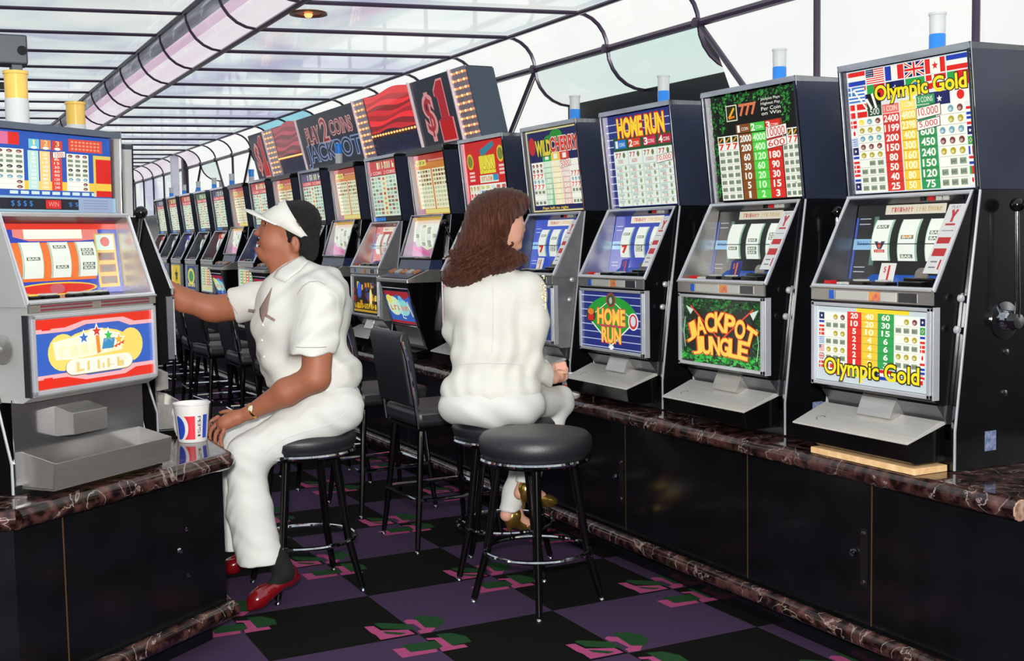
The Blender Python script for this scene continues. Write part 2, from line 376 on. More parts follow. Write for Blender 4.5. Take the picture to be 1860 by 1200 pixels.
for i in range(IL, IH):
    y, y_ = Y1(i), Y1(i+1); r, r_ = Y2(i), Y2(i+1); xr = 3.53 if i < 21 else 8.8
    ye = lambda yy: yy+SK*(xr-1.97)
    strip('ceiling_panel', (1.97, y, 2.80), (xr, ye(y), 2.80), (xr, ye(y_), 2.80), (1.97, y_, 2.80), .012, ceil_mat, ceil)
    MB().tube([(1.955, y, 2.79), (xr+.01, ye(y), 2.79)], .0135, 6).build('ceiling_beam', purple, ceil, True)
    xl = -3 if i > 6 else -8.8
    strip('ceiling_panel', (-8.8, y+.04+SK*(-10.54), 3.04), (1.74, y+.04, 3.04), (1.74, y_+.04, 3.04), (-8.8, y_+.04+SK*(-10.54), 3.04), .012, ceil_mat, ceil)
    MB().tube([(-8.8, y+.04+SK*(-10.54), 3.03), (1.745, y+.04, 3.03)], .0135, 6).build('ceiling_beam', purple, ceil, True)
    A = arc(1.97, 3.04, .23, .24, math.pi, 1.5*math.pi, y); B = arc(1.97, 3.04, .23, .24, math.pi, 1.5*math.pi, y_)
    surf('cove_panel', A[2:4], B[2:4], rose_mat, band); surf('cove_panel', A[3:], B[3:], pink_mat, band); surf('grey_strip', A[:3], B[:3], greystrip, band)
    MB().tube([(p[0]-.006, p[1], p[2]-.006) for p in A], .012, 6).build('cove_rib', purple, band, True)
    if i < 21:
        A = arc(3.53, 2.595, .215, .205, H, 0, r); B = arc(3.53, 2.595, .215, .205, H, 0, r_)
        surf('cove_panel', A, B, cyan_mat if i in (5, 6) else (pink_mat if i >= 11 else cove_mat), covep)
        MB().tube([(p[0]-.006, p[1], p[2]-.006) for p in A], .0135, 6).build('cove_rib', purple, covep, True)
        MB().lathe([(.001, -.03), (.026, -.028), (.026, .02), (.001, .022)], (3.735, r, 2.596), 12, axis='x').build('rib_joint', purple, covep, True)
MB().tube([(1.97, -4, 2.785), (1.97, 33, 2.785)], .017, 6).build('rail', purple, band, True)
MB().tube([(1.73, -4, 3.03), (1.73, 33, 3.03)], .02, 6).build('rail', purple, band, True)
MB().tube([(3.53, -4, 2.785), (3.53, 26, 2.785)], .0135, 6).build('rail', purple, covep, True)
MB().tube([(3.735, -4, 2.596), (3.735, 26, 2.596)], .022, 8).build('rail', purple, covep, True)
bays = [(-2, 0), (6, 8), (10, 11)]
inbay = {i for a, b in bays for i in range(a, b)}
ZB = 1.98
for i in range(-12, 21):
    if i in inbay: continue
    a, b = Y2(i), Y2(i+1); ab = a+(.62 if any(i == q for _, q in bays) else 0); bb = b-(.62 if any(i+1 == q for q, _ in bays) else 0)
    mb = MB(); mb._add([(3.75, a, 2.6), (3.75, b, 2.6), (3.75, bb, ZB), (3.75, ab, ZB), (3.758, a, 2.6), (3.758, b, 2.6), (3.758, bb, ZB), (3.758, ab, ZB)],
        [(0, 1, 2, 3), (7, 6, 5, 4), (0, 4, 5, 1), (1, 5, 6, 2), (2, 6, 7, 3), (3, 7, 4, 0)])
    mb.build('wall_panel', cove_mat if i < 12 else ceil_mat, covep)
    if not any(i == q for _, q in bays) and not any(i == q for q, _ in bays):
        MB().tube([(3.738, a, ZB), (3.738, a, 2.6)], .017, 6).build('mullion', purple, covep, True)
minty = light_panel_mat('backlit_acrylic_teal_glow', (214, 240, 232), (238, 244, 240), (226, 242, 236), .95, gloss=.05, sc=(1, .3, 1))  # mint tint paints the teal glow above the valance into the coves
valance = mat('valance_dark', (18, 22, 26), .3)
for a, b in bays:
    for s, i in ((-1, a), (1, b)):
        y = Y2(i)
        MB().tube([(3.738, y, 2.596), (3.738, y+s*.62, ZB)], .015, 6).build('strut', purple, covep, True)
        MB()._add([(3.76, y, 2.58), (3.76, y+s*.6, ZB), (4.0, y+s*.05, ZB), (4.0, y, 2.38)], [(0, 1, 2, 3)]) if False else None
        mb = MB(); mb._add([(3.755, y, 2.57), (3.76, y+s*.6, ZB), (4.03, y+s*.04, ZB), (4.0, y+s*.02, 2.38), (3.85, y+s*.02, 2.43)], [(0, 1, 2, 3, 4)])
        mb.build('cheek_panel', cove_mat, covep)
    for i in range(a, b):
        A = arc(3.995, 2.60, .25, .225, math.pi, 1.5*math.pi, Y2(i)); B = arc(3.995, 2.60, .25, .225, math.pi, 1.5*math.pi, Y2(i+1))
        surf('cove_panel', A, B, minty, covep)
    for i in range(a, b+1):
        MB().tube(arc(3.99, 2.595, .25, .225, math.pi, 1.5*math.pi, Y2(i)), .0135, 6).build('cove_rib', purple, covep, True)
    MB().box(3.98, 4.04, Y2(a), Y2(b), 1.7, 2.37).build('valance_board', valance, covep)
# far end of the hall
far = tag(MB().box(-9, 9, 26.0, 26.1, 0, 3.4).build('wall_far', mat('far_wall', (150, 156, 168), .4)), kind='structure')
for k in range(14):
    x = -5+k*.9
    surf('cove_panel', [(x, 25.6+.3*math.sin(t), 2.5+.3*math.cos(t)) for t in np.linspace(0, H, 6)], [(x+.9, 25.6+.3*math.sin(t), 2.5+.3*math.cos(t)) for t in np.linspace(0, H, 6)], pink_mat, far)
    MB().tube([(x, 25.58+.3*math.sin(t), 2.48+.3*math.cos(t)) for t in np.linspace(0, H, 6)], .016, 6).build('cove_rib', purple, far, True)
    MB().box(x+.02, x+.88, 25.9, 25.94, 2.2, 2.49).build('wall_panel', ceil_mat, far)
    MB().box(x+.02, x+.88, 25.86, 25.9, 1.2, 1.86).build('wall_panel', cove_mat, far)
for k in range(4): MB().box(-6, 8, 25.84, 25.9, 1.9+k*.08, 1.94+k*.08).build('wall_slat', mat('grey_slat', (150, 160, 190), .3), far)
colm = tag(MB().box(3.68, 3.73, 17.86, 17.98, 0, 2.8).build('trim_3', purple), kind='structure')
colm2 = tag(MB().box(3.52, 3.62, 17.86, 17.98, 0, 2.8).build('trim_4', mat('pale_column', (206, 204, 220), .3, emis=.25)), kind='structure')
# recessed lamp
dl = tag(empty('recessed_downlight', (2.116, 6.684, 2.80)), 'brass rimmed recessed downlight in the mirrored ceiling above the aisle', 'ceiling light')
MB().lathe([(.075, .004), (.075, -.010), (.108, -.012), (.108, -.002), (.10, .004)], seg=28).build('rim', mat('aged_brass', (96, 56, 30), .3, .8), dl, True)
MB().lathe([(.001, .0), (.075, .0), (.075, -.006), (.001, -.006)], seg=24).build('reflector', mat('amber_reflector', (150, 80, 40), .25, .6, emis=.25), dl, True)
MB().lathe([(.001, -.03), (.018, -.026), (.026, -.012), (.018, -.004), (.001, -.002)], seg=16).build('bulb', bulbm, dl, True)
# ================================================================== COUNTERS
def bull(pts, r, name, parent):
    return MB().tube(pts, r, 12).build(name, marble, parent, True)
rc = tag(empty('slot_counter', (2.86, 2.36, 0)), 'long black counter with burgundy marble rails under the right-hand row of slot machines', 'counter')
YE = 17.4-2.36
MB().box(.006, .84, .01, YE, .10, .655).box(.04, .84, .02, YE, 0, .10).build('cabinet_body', black, rc)
MB().box(-.027, .86, 0, YE, .656, .72).build('worktop', marble, rc)
bull([(-.027, -.002, .688), (-.027, YE, .688)], .033, 'top_rail', rc)
bull([(-.03, .0, .125), (-.03, YE, .125)], .032, 'lower_rail', rc)
MB().lathe([(.001, -.004), (.030, -.004), (.033, -.001)], (-.027, 0, .688), 16, axis='y').build('broken_rail_end', mat('chipped_stone', (190, 160, 140), .8, noise=(120, 80, 66), nscale=60), rc, True)
js = [0.0, .622, 1.289, 2.17]+[2.17+.88*k for k in range(1, 15)]
bronze = mat('bronze_edge', (120, 92, 62), .35, .6)
for k in range(len(js)-1):
    MB().box(-.002, .006, js[k]+.004, js[k+1]-.004, .16, .65).build('door', black, rc, bevel=.001)
    MB().box(-.001, .006, js[k+1]-.003, js[k+1]+.003, .16, .65).build('joint_strip', bronze, rc)
for y, z in ((.655, .39), (2.20, .385), (3.96, .385), (5.72, .385)):
    p = MB().box(-.006, -.002, y-.016, y+.016, z-.1, z+.1).build('lock_plate', mat('lock_plate_black', (26, 24, 22), .2), rc)
    for dz in (-.085, .085): MB().lathe([(.001, -.006), (.008, -.005), (.009, 0)], (-.006, y, z+dz), 10, axis='x').build('screw', chrome, p, True)
    MB().lathe([(.001, -.014), (.012, -.012), (.014, 0)], (-.006, y+.045, z+.01), 12, axis='x').build('lock', chrome, p, True)
lc = tag(empty('carousel_counter', (.3, 4.3, 0)), 'black angled counter with burgundy marble rails under the red, white and blue slot machine', 'counter')
C = np.array([1.035, 4.382]); B_ = np.array([.255, 3.757]); u_ = np.array([.78, .626]); n_ = np.array([.626, -.78])
A_ = np.array([-1.6, 3.80]); off = np.array([.3, 4.3])
def rel(p): return (float(p[0]-off[0]), float(p[1]-off[1]))
def inset(d):
    c = np.array([1.052-d*.75, C[1]+d*.62])
    b = np.array([B_[0]-.29*d*0-n_[0]*d*.35, B_[1]+d*1.02]); a = np.array([-1.6, 3.80+d]); return [a, b, c, np.array([1.052-d*.75, 8.6]), np.array([-1.6, 8.6])]
MB().prism([rel(p) for p in inset(.055)], .10, .655, axis='z').prism([rel(p) for p in inset(.12)], 0, .10, axis='z').build('cabinet_body', [black], lc)
MB().prism([rel(p) for p in inset(.033)], .656, .72, axis='z').build('worktop', marble, lc)
p = inset(.033); bull([(*rel(p[0]), .688), (*rel(p[1]), .688)], .0325, 'top_rail', lc); 
bull([(*rel(p[1]), .688), (*rel(p[2]*.985+p[1]*.015), .688), (*rel(p[2]+np.array([0, .02])), .688), (*rel(p[2]+np.array([0, .06])), .688), (*rel(p[3]), .688)], .033, 'top_rail', lc)
q = inset(.03); bull([(*rel(q[1]), .125), (*rel(q[2]), .125)], .032, 'lower_rail', lc)
bull([(*rel(q[2]+np.array([-.01, .03])), .125), (*rel(q[3]), .125)], .03, 'lower_rail', lc)
def onface(uu, zz, d=.05): 
    g = C+u_*uu-n_*d; return np.array([g[0]-off[0], g[1]-off[1], zz])
def fbox(u0, u1, z0, z1, d0, d1):
    mb = MB(); a, b, c, d = [onface(*t)[:2] for t in ((u0, 0, d0), (u1, 0, d0), (u1, 0, d1), (u0, 0, d1))]
    return mb.prism([tuple(a), tuple(b), tuple(c), tuple(d)], z0, z1, axis='z')
fbox(-.775, -.155, .16, .645, .052, .062).build('door', black, lc, bevel=.001)
fbox(-.784, -.778, .12, .65, .05, .06).build('joint_strip', bronze, lc)
fbox(-.152, -.149, .12, .65, .05, .06).build('joint_strip', bronze, lc)
p = fbox(-.225, -.192, .29, .49, .047, .053).build('lock_plate', mat('lock_plate_black'), lc)
for z in (.305, .475): MB().lathe([(.001, -.006), (.008, -.004), (.008, 0)], tuple(onface(-.208, z, .046)), 10, axis='y').build('screw', chrome, p, True)
MB().lathe([(.001, -.014), (.012, -.01), (.013, 0)], tuple(onface(-.246, .406, .05)), 12, axis='y').build('lock', chrome, p, True)
MB().box(-1.85, -.085, -.468, -.45, .11, .65).build('end_panel', teal, lc)
# ================================================================== ARTWORK
def flag(a, k, x0, y0, x1, y1, l=2):
    w, h = x1-x0, y1-y0
    R = lambda p, q, r, s, c, ll=l: a.rect(x0+p*w, y0+q*h, x0+r*w, y0+s*h, c, ll)
    F = (BL, WH, RD)
    if k == 'nl': R(0, 0, 1, .33, RD); R(0, .33, 1, .67, WH); R(0, .67, 1, 1, BL)
    elif k == 'us':
        R(0, 0, 1, 1, WH)
        for i in range(0, 13, 2): R(0, i/13, 1, (i+1)/13, RD, l+1)
        R(0, 0, .42, .54, NV, l+2)
        for i in range(4):
            for j in range(3): R(.05+i*.09, .08+j*.16, .09+i*.09, .15+j*.16, WH, l+3)
    elif k == 'fr': R(0, 0, .33, 1, BL); R(.33, 0, .67, 1, WH); R(.67, 0, 1, 1, RD)
    elif k == 'uk':
        R(0, 0, 1, 1, NV); a.line(x0, y0, x1, y1, h*.22, WH, l+1); a.line(x0, y1, x1, y0, h*.22, WH, l+1)
        a.line(x0, y0, x1, y1, h*.08, RD, l+2); a.line(x0, y1, x1, y0, h*.08, RD, l+2)
        R(.4, 0, .6, 1, WH, l+3); R(0, .36, 1, .64, WH, l+3); R(.45, 0, .55, 1, RD, l+4); R(0, .42, 1, .58, RD, l+4)
    elif k == 'ca': R(0, 0, 1, 1, WH); R(0, 0, .25, 1, RD, l+1); R(.75, 0, 1, 1, RD, l+1); a.star(x0+.5*w, y0+.5*h, h*.3, RD, l+1)
    elif k == 'yu': R(0, 0, 1, .33, BL); R(0, .33, 1, .67, WH); R(0, .67, 1, 1, RD)
    elif k == 'gr':
        R(0, 0, 1, 1, WH)
        for i in range(0, 9, 2): R(0, i/9, 1, (i+1)/9, (60, 120, 200), l+1)
        R(0, 0, .4, .55, (60, 120, 200), l+2); R(.16, 0, .24, .55, WH, l+3); R(0, .23, .4, .32, WH, l+3)
    elif k == 'dk': R(0, 0, 1, 1, RD); R(.3, 0, .42, 1, WH, l+1); R(0, .42, 1, .58, WH, l+1)
    elif k == 'jp': R(0, 0, 1, 1, WH); a.ell(x0+w*.5, y0+h*.5, w*.2, h*.32, RD, l+1)
    elif k == 'eu': R(0, 0, 1, 1, NV); a.star(x0+.5*w, y0+.5*h, h*.25, WH, l+1)
    elif k == 'br': R(0, 0, 1, 1, GN); a.ell(x0+w*.5, y0+h*.5, w*.3, h*.35, YL, l+1, 4); a.ell(x0+w*.5, y0+h*.5, w*.15, h*.2, (40, 120, 200), l+2)
    elif k == 'pt': R(0, 0, .4, 1, GN); R(.4, 0, 1, 1, RD)
def plate(a, t, x0, y0, x1, y1, l=8):
    a.poly([(x0, y0+1.2), (x1, y0-1.2), (x1, y1-1.2), (x0, y1+1.2)], (60, 50, 46), l); a.poly([(x0+.5, y0+1.6), (x1-.5, y0-.6), (x1-.5, y1-1.7), (x0+.5, y1+.6)], (246, 238, 228), l+1)
    a.text(t, x0+2, y0+1.2, x1-2, y1-1.2, (196, 30, 34), l+2, rot=-.05)
def col_nums(a, x0, x1, y0, y1, c, nums, nc=WH, l=3, line=(60, 50, 40)):
    a.rect(x0, y0, x1, y1, c, l); n = len(nums); h = (y1-y0)/n
    for k, t in enumerate(nums):
        if k: a.rect(x0, y0+k*h-.15, x1, y0+k*h+.15, line, l+1)
        if t:
            ww = min((x1-x0)*.86, len(t)*(x1-x0)*.24)
            a.text(t, (x0+x1-ww)/2, y0+k*h+h*.16, (x0+x1+ww)/2, y0+k*h+h*.84, nc, l+1, bold=.03)
def symb(a, x0, x1, y0, y1, rows, l=3, bg=WH):
    a.rect(x0, y0, x1, y1, bg, l); n = len(rows); h = (y1-y0)/n; w = (x1-x0)/3
    for k, c in enumerate(rows):
        if k: a.rect(x0, y0+k*h-.12, x1, y0+k*h+.12, (130, 130, 110), l+1)
        for j in range(3):
            cx, cy = x0+(j+.5)*w, y0+(k+.5)*h; cc = c[j] if isinstance(c, list) else c
            if cc == '7': a.text('7', cx-w*.3, cy-h*.38, cx+w*.3, cy+h*.38, RD, l+1, bold=.03)
            elif cc == 'bar':
                a.rect(cx-w*.36, cy-h*.3, cx+w*.36, cy+h*.3, (150, 166, 140), l+1); a.text('BAR', cx-w*.28, cy-h*.18, cx+w*.28, cy+h*.18, (50, 50, 50), l+2)
            elif cc: a.ell(cx, cy, w*.32, h*.34, cc, l+1, 10); a.ell(cx-w*.05, cy+h*.08, w*.18, h*.16, tuple(min(255, int(v*.5+128)) for v in cc), l+2, 8)
OL = (176, 160, 40); CY = (110, 160, 170); BR = (120, 60, 50)
def art_olympic_top():
    a = Art(.54, .44); a.rect(0, 0, 100, 100, (190, 205, 215), 0); a.rect(.8, .8, 99.2, 99.2, (222, 228, 226), 1)
    for k, f in enumerate(['nl', 'us', 'fr', 'uk', 'ca', 'yu']): flag(a, f, 1+k*16.4, 1, 1+(k+1)*16.4-1, 12)
    for k, f in enumerate(['nl', 'pt', 'eu', 'br', 'dk', 'pt']): flag(a, f, 1+k*16.4, 13, 1+(k+1)*16.4-1, 23.5)
    flag(a, 'gr', 1, 13, 15.5, 25.5, 7); flag(a, 'dk', 1, 27, 16, 38); flag(a, 'eu', 68, 26, 84, 37); flag(a, 'jp', 85, 25, 99, 36)
    a.rect(16.5, 20, 29, 33, BK, 6); a.line(6, 15, 17, 32, 1.6, WH, 12); a.line(17, 24, 21, 32, 2.2, WH, 12); a.line(22, 20, 25, 32, 2.4, WH, 12)
    a.text('Olympic Gold', 25, 15, 97.5, 29.5, (244, 220, 40), 13, bold=.03, out=(40, 36, 16), ob=.05)
    a.text('Olympic Gold', 25, 15, 97.5, 29.5, (244, 220, 40), 15, bold=.01)
    a.rect(17, 29.5, 29, 38, (34, 70, 44), 6); a.text('500', 19, 32, 27, 37, WH, 7)
    rows = [[YL, CY, BR], OL, CY, BR, OL, ['', 'bar', 'bar'], 'bar', 'bar', 'bar']
    symb(a, 7, 28.5, 38.5, 99, rows); symb(a, 73.5, 94.5, 36, 99, [['', CY, BR], ['', OL, OL], CY, BR, OL, ['', 'bar', 'bar'], 'bar', 'bar'])
    a.rect(29.5, 30, 43.5, 37, (226, 120, 110), 5); a.text('1 COIN', 31, 31.5, 42, 35.5, WH, 6)
    a.rect(44.5, 29, 57, 36, (240, 214, 90), 5); a.text('2 COINS', 46, 30.5, 56, 34.5, WH, 6)
    a.rect(58, 27, 72.5, 34, (60, 150, 90), 5); a.text('3 COINS', 59.5, 28.5, 71, 32.5, WH, 6)
    col_nums(a, 29.5, 43.5, 37.5, 99, (216, 52, 46), ['2400', '1199', '200', '150', '80', '50', '40', '25'])
    col_nums(a, 44.5, 57, 36.5, 99, (240, 200, 60), ['4800', '2398', '400', '300', '160', '100', '80', '50'], (250, 244, 200))
    col_nums(a, 58, 72.5, 34.5, 99, (44, 150, 84), ['', '', '600', '450', '240', '150', '120', '75'])
    plate(a, '10,000', 57.5, 35.5, 77, 44.5); plate(a, '5,000', 57.5, 45.5, 76, 53)
    for k, f in enumerate(['dk', 'jp', 'gr', 'eu', 'yu', 'dk', 'nl', 'eu']): flag(a, f, .8, 40+k*7.3, 6, 46+k*7.3)
    for k, f in enumerate(['nl', 'yu', 'eu', 'br', 'fr', 'nl', 'pt', 'jp']): flag(a, f, 95.3, 40+k*7.3, 99.2, 46+k*7.3)
    return a
def art_olympic_belly():
    a = Art(.54, .27); a.rect(0, 0, 100, 100, (196, 208, 212), 0); a.rect(38, 0, 84, 5, YL, 2)
    a.rect(2, 6, 97, 76, (224, 232, 226), 1)
    symb(a, 9, 29, 8, 74, [['', OL, BR], 'bar', ['', OL, OL], 'bar', [OL, OL, OL], 'bar']); symb(a, 72, 92, 8, 74, [['', OL, BR], 'bar', ['', OL, OL], 'bar', [OL, OL, OL], 'bar'])
    col_nums(a, 30, 43, 5, 76, (222, 44, 36), ['20', '10', '5', '2', '2', '2', '1'])
    col_nums(a, 43, 57.5, 5, 76, (240, 200, 60), ['40', '20', '10', '4', '4', '4', '2'], (250, 246, 210))
    col_nums(a, 57.5, 71.5, 5, 76, (50, 160, 80), ['60', '30', '15', '6', '6', '6', '3'])
    for k, f in enumerate(['eu', 'yu', 'dk', 'gr', 'us', 'uk', 'dk']): flag(a, f, 3, 8+k*11, 8, 17+k*11); flag(a, ['eu', 'br', 'yu', 'dk', 'jp', 'nl', 'yu'][k], 93, 8+k*11, 97, 17+k*11)
    for k, f in enumerate(['dk', 'fr', 'br', 'eu', 'nl', 'gr', 'dk']): flag(a, f, 9+k*12.6, 77, 20+k*12.6, 90)
    for l, b in ((12, 1),): a.text('Olympic Gold', 9, 69, 93, 97, (246, 222, 30), 12, bold=.02, out=(50, 44, 14), ob=.06)
    return a
def leaves(a, n, x0, y0, x1, y1, l, sd=3, cs=((30, 110, 40), (60, 150, 60), (20, 70, 30), (40, 130, 50)), sz=3):
    r = random.Random(sd)
    for k in range(n):
        x, y, an = r.uniform(x0, x1), r.uniform(y0, y1), r.uniform(0, 6.28); L = sz*r.uniform(.6, 1.4)
        dx, dy = math.cos(an)*L, math.sin(an)*L
        a.poly([(x, y), (x+dx*.5-dy*.25, y+dy*.5+dx*.25), (x+dx, y+dy), (x+dx*.5+dy*.25, y+dy*.5-dx*.25)], r.choice(cs), l+k % 3)
def art_jungle_top():
    a = Art(.54, .44); a.rect(0, 0, 100, 100, (16, 18, 12), 0)
    leaves(a, 150, 2, 1, 98, 9, 1, 1, sz=3.4); leaves(a, 110, 1, 6, 8, 98, 1, 2); leaves(a, 50, 13, 8, 19, 34, 1, 4); leaves(a, 40, 93, 50, 99, 98, 1, 5); leaves(a, 60, 85, 8, 92, 32, 1, 6)
    a.rect(21, 10, 34, 25, (222, 220, 190), 4); a.rect(22, 11, 33, 24, (40, 40, 20), 5); a.line(24, 22, 31, 13, 2.5, (230, 170, 40), 6); a.line(24, 22, 31, 21, 2, (220, 120, 30), 6)
    a.text('777', 37, 11, 56, 21, (214, 120, 80), 5, bold=.04)
    for k, t in enumerate(['Jackpot Pays', 'Highest Pay', 'Per Coin', 'on Win']): a.text(t, 62, 8+k*4.2, 83, 11.2+k*4.2, WH, 5)
    a.poly([(31, 30), (83, 28), (84, 36), (31, 37)], (120, 60, 26), 4)
    for x, t, c in ((31.5, '1', (130, 72, 28)), (48, '2', (70, 200, 70)), (65, '3', (214, 40, 32))):
        a.rect(x, 29, x+16, 37, c, 5); a.text(t, x+1, 30, x+5, 36, WH, 6, bold=.03); a.text('COIN', x+6, 32, x+14, 35, WH, 6)
    rows = ['', '7']+['bar']*7
    for x0, x1 in ((8, 33), (82, 99)):
        symb(a, x0, x1, 38, 99, ['', '7', 'bar', 'bar', 'bar', 'bar', 'bar', 'bar', 'bar'][0:9])
        for j in range(3): 
            w = (x1-x0)/3; a.rect(x0+j*w+w*.14, 39, x0+j*w+w*.86, 44.3, (40, 44, 20), 6); a.line(x0+j*w+w*.25, 43.5, x0+j*w+w*.75, 40, 1.4, (230, 160, 30), 7)
    col_nums(a, 34, 49, 38, 99, (134, 76, 30), ['2000', '200', '60', '30', '10', '5', '1'])
    col_nums(a, 49, 65, 38, 99, (80, 206, 70), ['4000', '400', '120', '60', '20', '10', '2'], (214, 248, 200))
    col_nums(a, 65, 81, 38, 99, (214, 40, 32), ['', '', '180', '90', '30', '15', '3'])
    plate(a, '10000', 65, 34.5, 88, 44.5); plate(a, '600', 65, 45.5, 87, 53.5)
    return a
def art_jungle_belly():
    a = Art(.54, .27); a.rect(0, 0, 100, 100, (12, 26, 14), 0)
    dk = ((24, 84, 34), (40, 120, 50), (14, 50, 24), (20, 66, 30)); leaves(a, 200, 1, 1, 98, 16, 1, 11, dk, sz=6); leaves(a, 80, 1, 10, 10, 98, 1, 12, dk, sz=6); leaves(a, 80, 90, 10, 98, 98, 1, 13, dk, sz=6)
    leaves(a, 220, 2, 86, 98, 98, 1, 14, cs=((40, 170, 60), (60, 190, 70), (24, 110, 40)), sz=6)
    a.line(12, 12, 52, 66, 2.6, (220, 60, 40), 5); a.line(90, 12, 48, 66, 2.6, (220, 60, 40), 5); a.poly([(6, 12), (16, 18), (12, 26)], (206, 220, 210), 6); a.poly([(96, 12), (86, 18), (90, 28)], (206, 220, 210), 6)
    for k in range(8): a.line(3+abs(k-4)*.5, 30+k*6, 3+abs(k-3)*.5, 36+k*6, 1.4, (196, 216, 196), 5); a.line(96-abs(k-4)*.5, 40+k*6, 96-abs(k-3)*.5, 46+k*6, 1.4, (196, 216, 196), 5)
    for i, ch in enumerate('JACKPOT'):
        t = (i-3)/3.; cx = 50+t*37; cy = 35+t*t*18; hh = 28-abs(t)*2; ww = 11.4
        a.text(ch, cx-ww/2, cy-hh/2, cx+ww/2, cy+hh/2, (250, 206, 80), 8, bold=.03, out=(214, 70, 20), ob=.04, rot=t*.38)
    for i, ch in enumerate('JUNGLE'):
        t = (i-2.5)/2.5; cx = 50+t*28; cy = 72+t*t*2
        a.text(ch, cx-5.2, cy-13, cx+5.2, cy+13, (250, 206, 80), 8, bold=.03, out=(214, 70, 20), ob=.04, rot=t*.1)
    return a
def art_homerun_top():
    a = Art(.54, .44); a.rect(0, 0, 100, 100, (40, 54, 120), 0)
    for k in range(12): a.rect(0, 9+k*8, 100, 10+k*8, (190, 200, 220), 1)
    a.rect(10, 24, 100, 40, (40, 80, 44), 2)
    a.text('HOME RUN', 19, 5, 89, 24, (250, 212, 60), 4, bold=.05, out=(200, 40, 30), ob=.05)
    for x, t, c in ((12, '1', (40, 120, 200)), (34, '2', (214, 60, 30)), (57, '3', (200, 30, 70)), (79, '4', (170, 30, 60))):
        a.rect(x, 27, x+18, 36, c, 4); a.text(t, x+1, 28, x+6, 35, WH, 5, bold=.03); a.text('COINS', x+7, 30, x+16, 34, WH, 5)
    a.rect(9, 39, 97, 99, (226, 236, 226), 3)
    nums = [['300', '40', '20', '10', '5', '2', '2'], ['600', '80', '40', '20', '10', '4', '4'], ['1000', '120', '60', '30', '15', '6', '6'], ['', '240', '80', '40', '20', '10', '8']]
    for c in range(4):
        x0 = 10+c*22
        if c: a.rect(x0-.6, 39, x0-.2, 99, (60, 130, 120), 4)
        for j in range(2): a.text('7', x0+2+j*5, 41, x0+5.5+j*5, 46, (190, 50, 40), 4, bold=.02)
        a.ell(x0+15, 43.5, 2, 3, (110, 120, 60), 4, 10)
        for r in range(7):
            y = 48+r*7.4
            if r: a.rect(x0, y-1, x0+20.5, y-.7, (120, 150, 140), 4); a.rect(x0+1, y, x0+10, y+3, (186, 206, 196), 4); a.ell(x0+16, y+2, 1.7, 2.4, (150, 160, 120), 4, 8)
            if nums[c][r]: a.text(nums[c][r], x0+5, y+3 if r else 48, x0+5+2.6*len(nums[c][r]), y+6 if r else 52, (180, 70, 60), 5)
    plate(a, '10,000', 74, 47, 97, 55)
    return a
def art_homerun_belly():
    a = Art(.54, .27); a.rect(0, 0, 100, 100, (34, 44, 120), 0)
    for k in range(8): a.rect(0, 6+k*13, 100, 7.6+k*13, (176, 188, 220), 1)
    a.poly([(50, 97)]+[(50+44*math.cos(math.radians(t)), 52+46*math.sin(math.radians(t))) for t in range(-170, -5, 11)], (36, 150, 50), 2)
    a.line(50, 94, 12, 48, 2.4, WH, 3); a.line(50, 94, 88, 48, 2.4, WH, 3); a.line(12, 48, 50, 12, 1.5, WH, 3); a.line(88, 48, 50, 12, 1.5, WH, 3)
    a.ell(50, 13, 8, 13, (150, 60, 50), 5); a.ell(50, 13, 6, 10, (60, 80, 60), 6); a.ell(50, 14, 2.5, 6, (190, 180, 160), 7)
    a.ell(16, 42, 8, 13, (60, 50, 40), 5); a.ell(16, 36, 5.5, 6, (220, 130, 40), 6); a.rect(11, 42, 21, 52, (200, 40, 30), 6)
    a.ell(86, 48, 8, 15, (240, 240, 240), 5); a.ell(86, 48, 6.5, 13, (200, 60, 60), 6); a.ell(86, 47, 4, 9, (210, 214, 220), 7)
    a.text('HOME', 28, 30, 73, 56, (250, 200, 80), 8, bold=.04, out=(216, 60, 60), ob=.04); a.rect(30, 58, 71, 60, (190, 60, 110), 8)
    a.text('RUN', 35, 63, 66, 88, (250, 200, 80), 8, bold=.04, out=(216, 60, 60), ob=.04)
    a.poly([(46, 94), (54, 94), (54, 98), (50, 102), (46, 98)], WH, 4)
    return a
def art_cherry_top():
    a = Art(.54, .44); a.rect(0, 0, 100, 100, (216, 206, 150), 0); a.rect(2, 2, 99, 98, (30, 34, 84), 1)
    a.ell(60, 9, 12, 7, (40, 140, 50), 3); a.ell(46, 13, 9, 5, (40, 140, 50), 3); a.line(30, 24, 60, 9, 1, (90, 60, 30), 4)
    a.ell(11, 19, 7, 11, (190, 40, 36), 3)
    a.text('WILD', 19, 14, 48, 31, (216, 200, 60), 6, bold=.05, out=(60, 50, 20)); a.text('CHERRY', 48, 12, 99, 28, (206, 56, 44), 6, bold=.04, out=(236, 226, 210))
    a.rect(6, 39, 97, 92, WH, 3)
    for x, c in ((30, (50, 170, 90)), (47, (236, 200, 80)), (64, (214, 60, 50))): a.rect(x, 29, x+17, 39, c, 4); a.rect(x+5, 31, x+12, 37, WH, 5)
    rw = [BR, BR, '7', CY, '7', 'bar', '', 'bar']
    symb(a, 6, 29, 40, 92, rw); symb(a, 81, 98, 40, 92, ['', '', '7', CY, '7', 'bar', '', 'bar'])
    col_nums(a, 30, 46, 40, 92, (60, 176, 96), ['500', '100', '50', '20', '18', '14', '10', '5'], (226, 246, 220)); col_nums(a, 47, 63, 40, 92, (238, 206, 90), ['', '', '100', '40', '36', '28', '20', '10'], (250, 244, 210)); col_nums(a, 64, 80, 40, 92, (214, 60, 54), ['', '', '150', '60', '54', '42', '30', '15'])
    plate(a, '5000', 63, 39, 84, 48); a.text('Pays left to right', 20, 94, 70, 98, (226, 190, 50), 4, bold=.03)
    return a
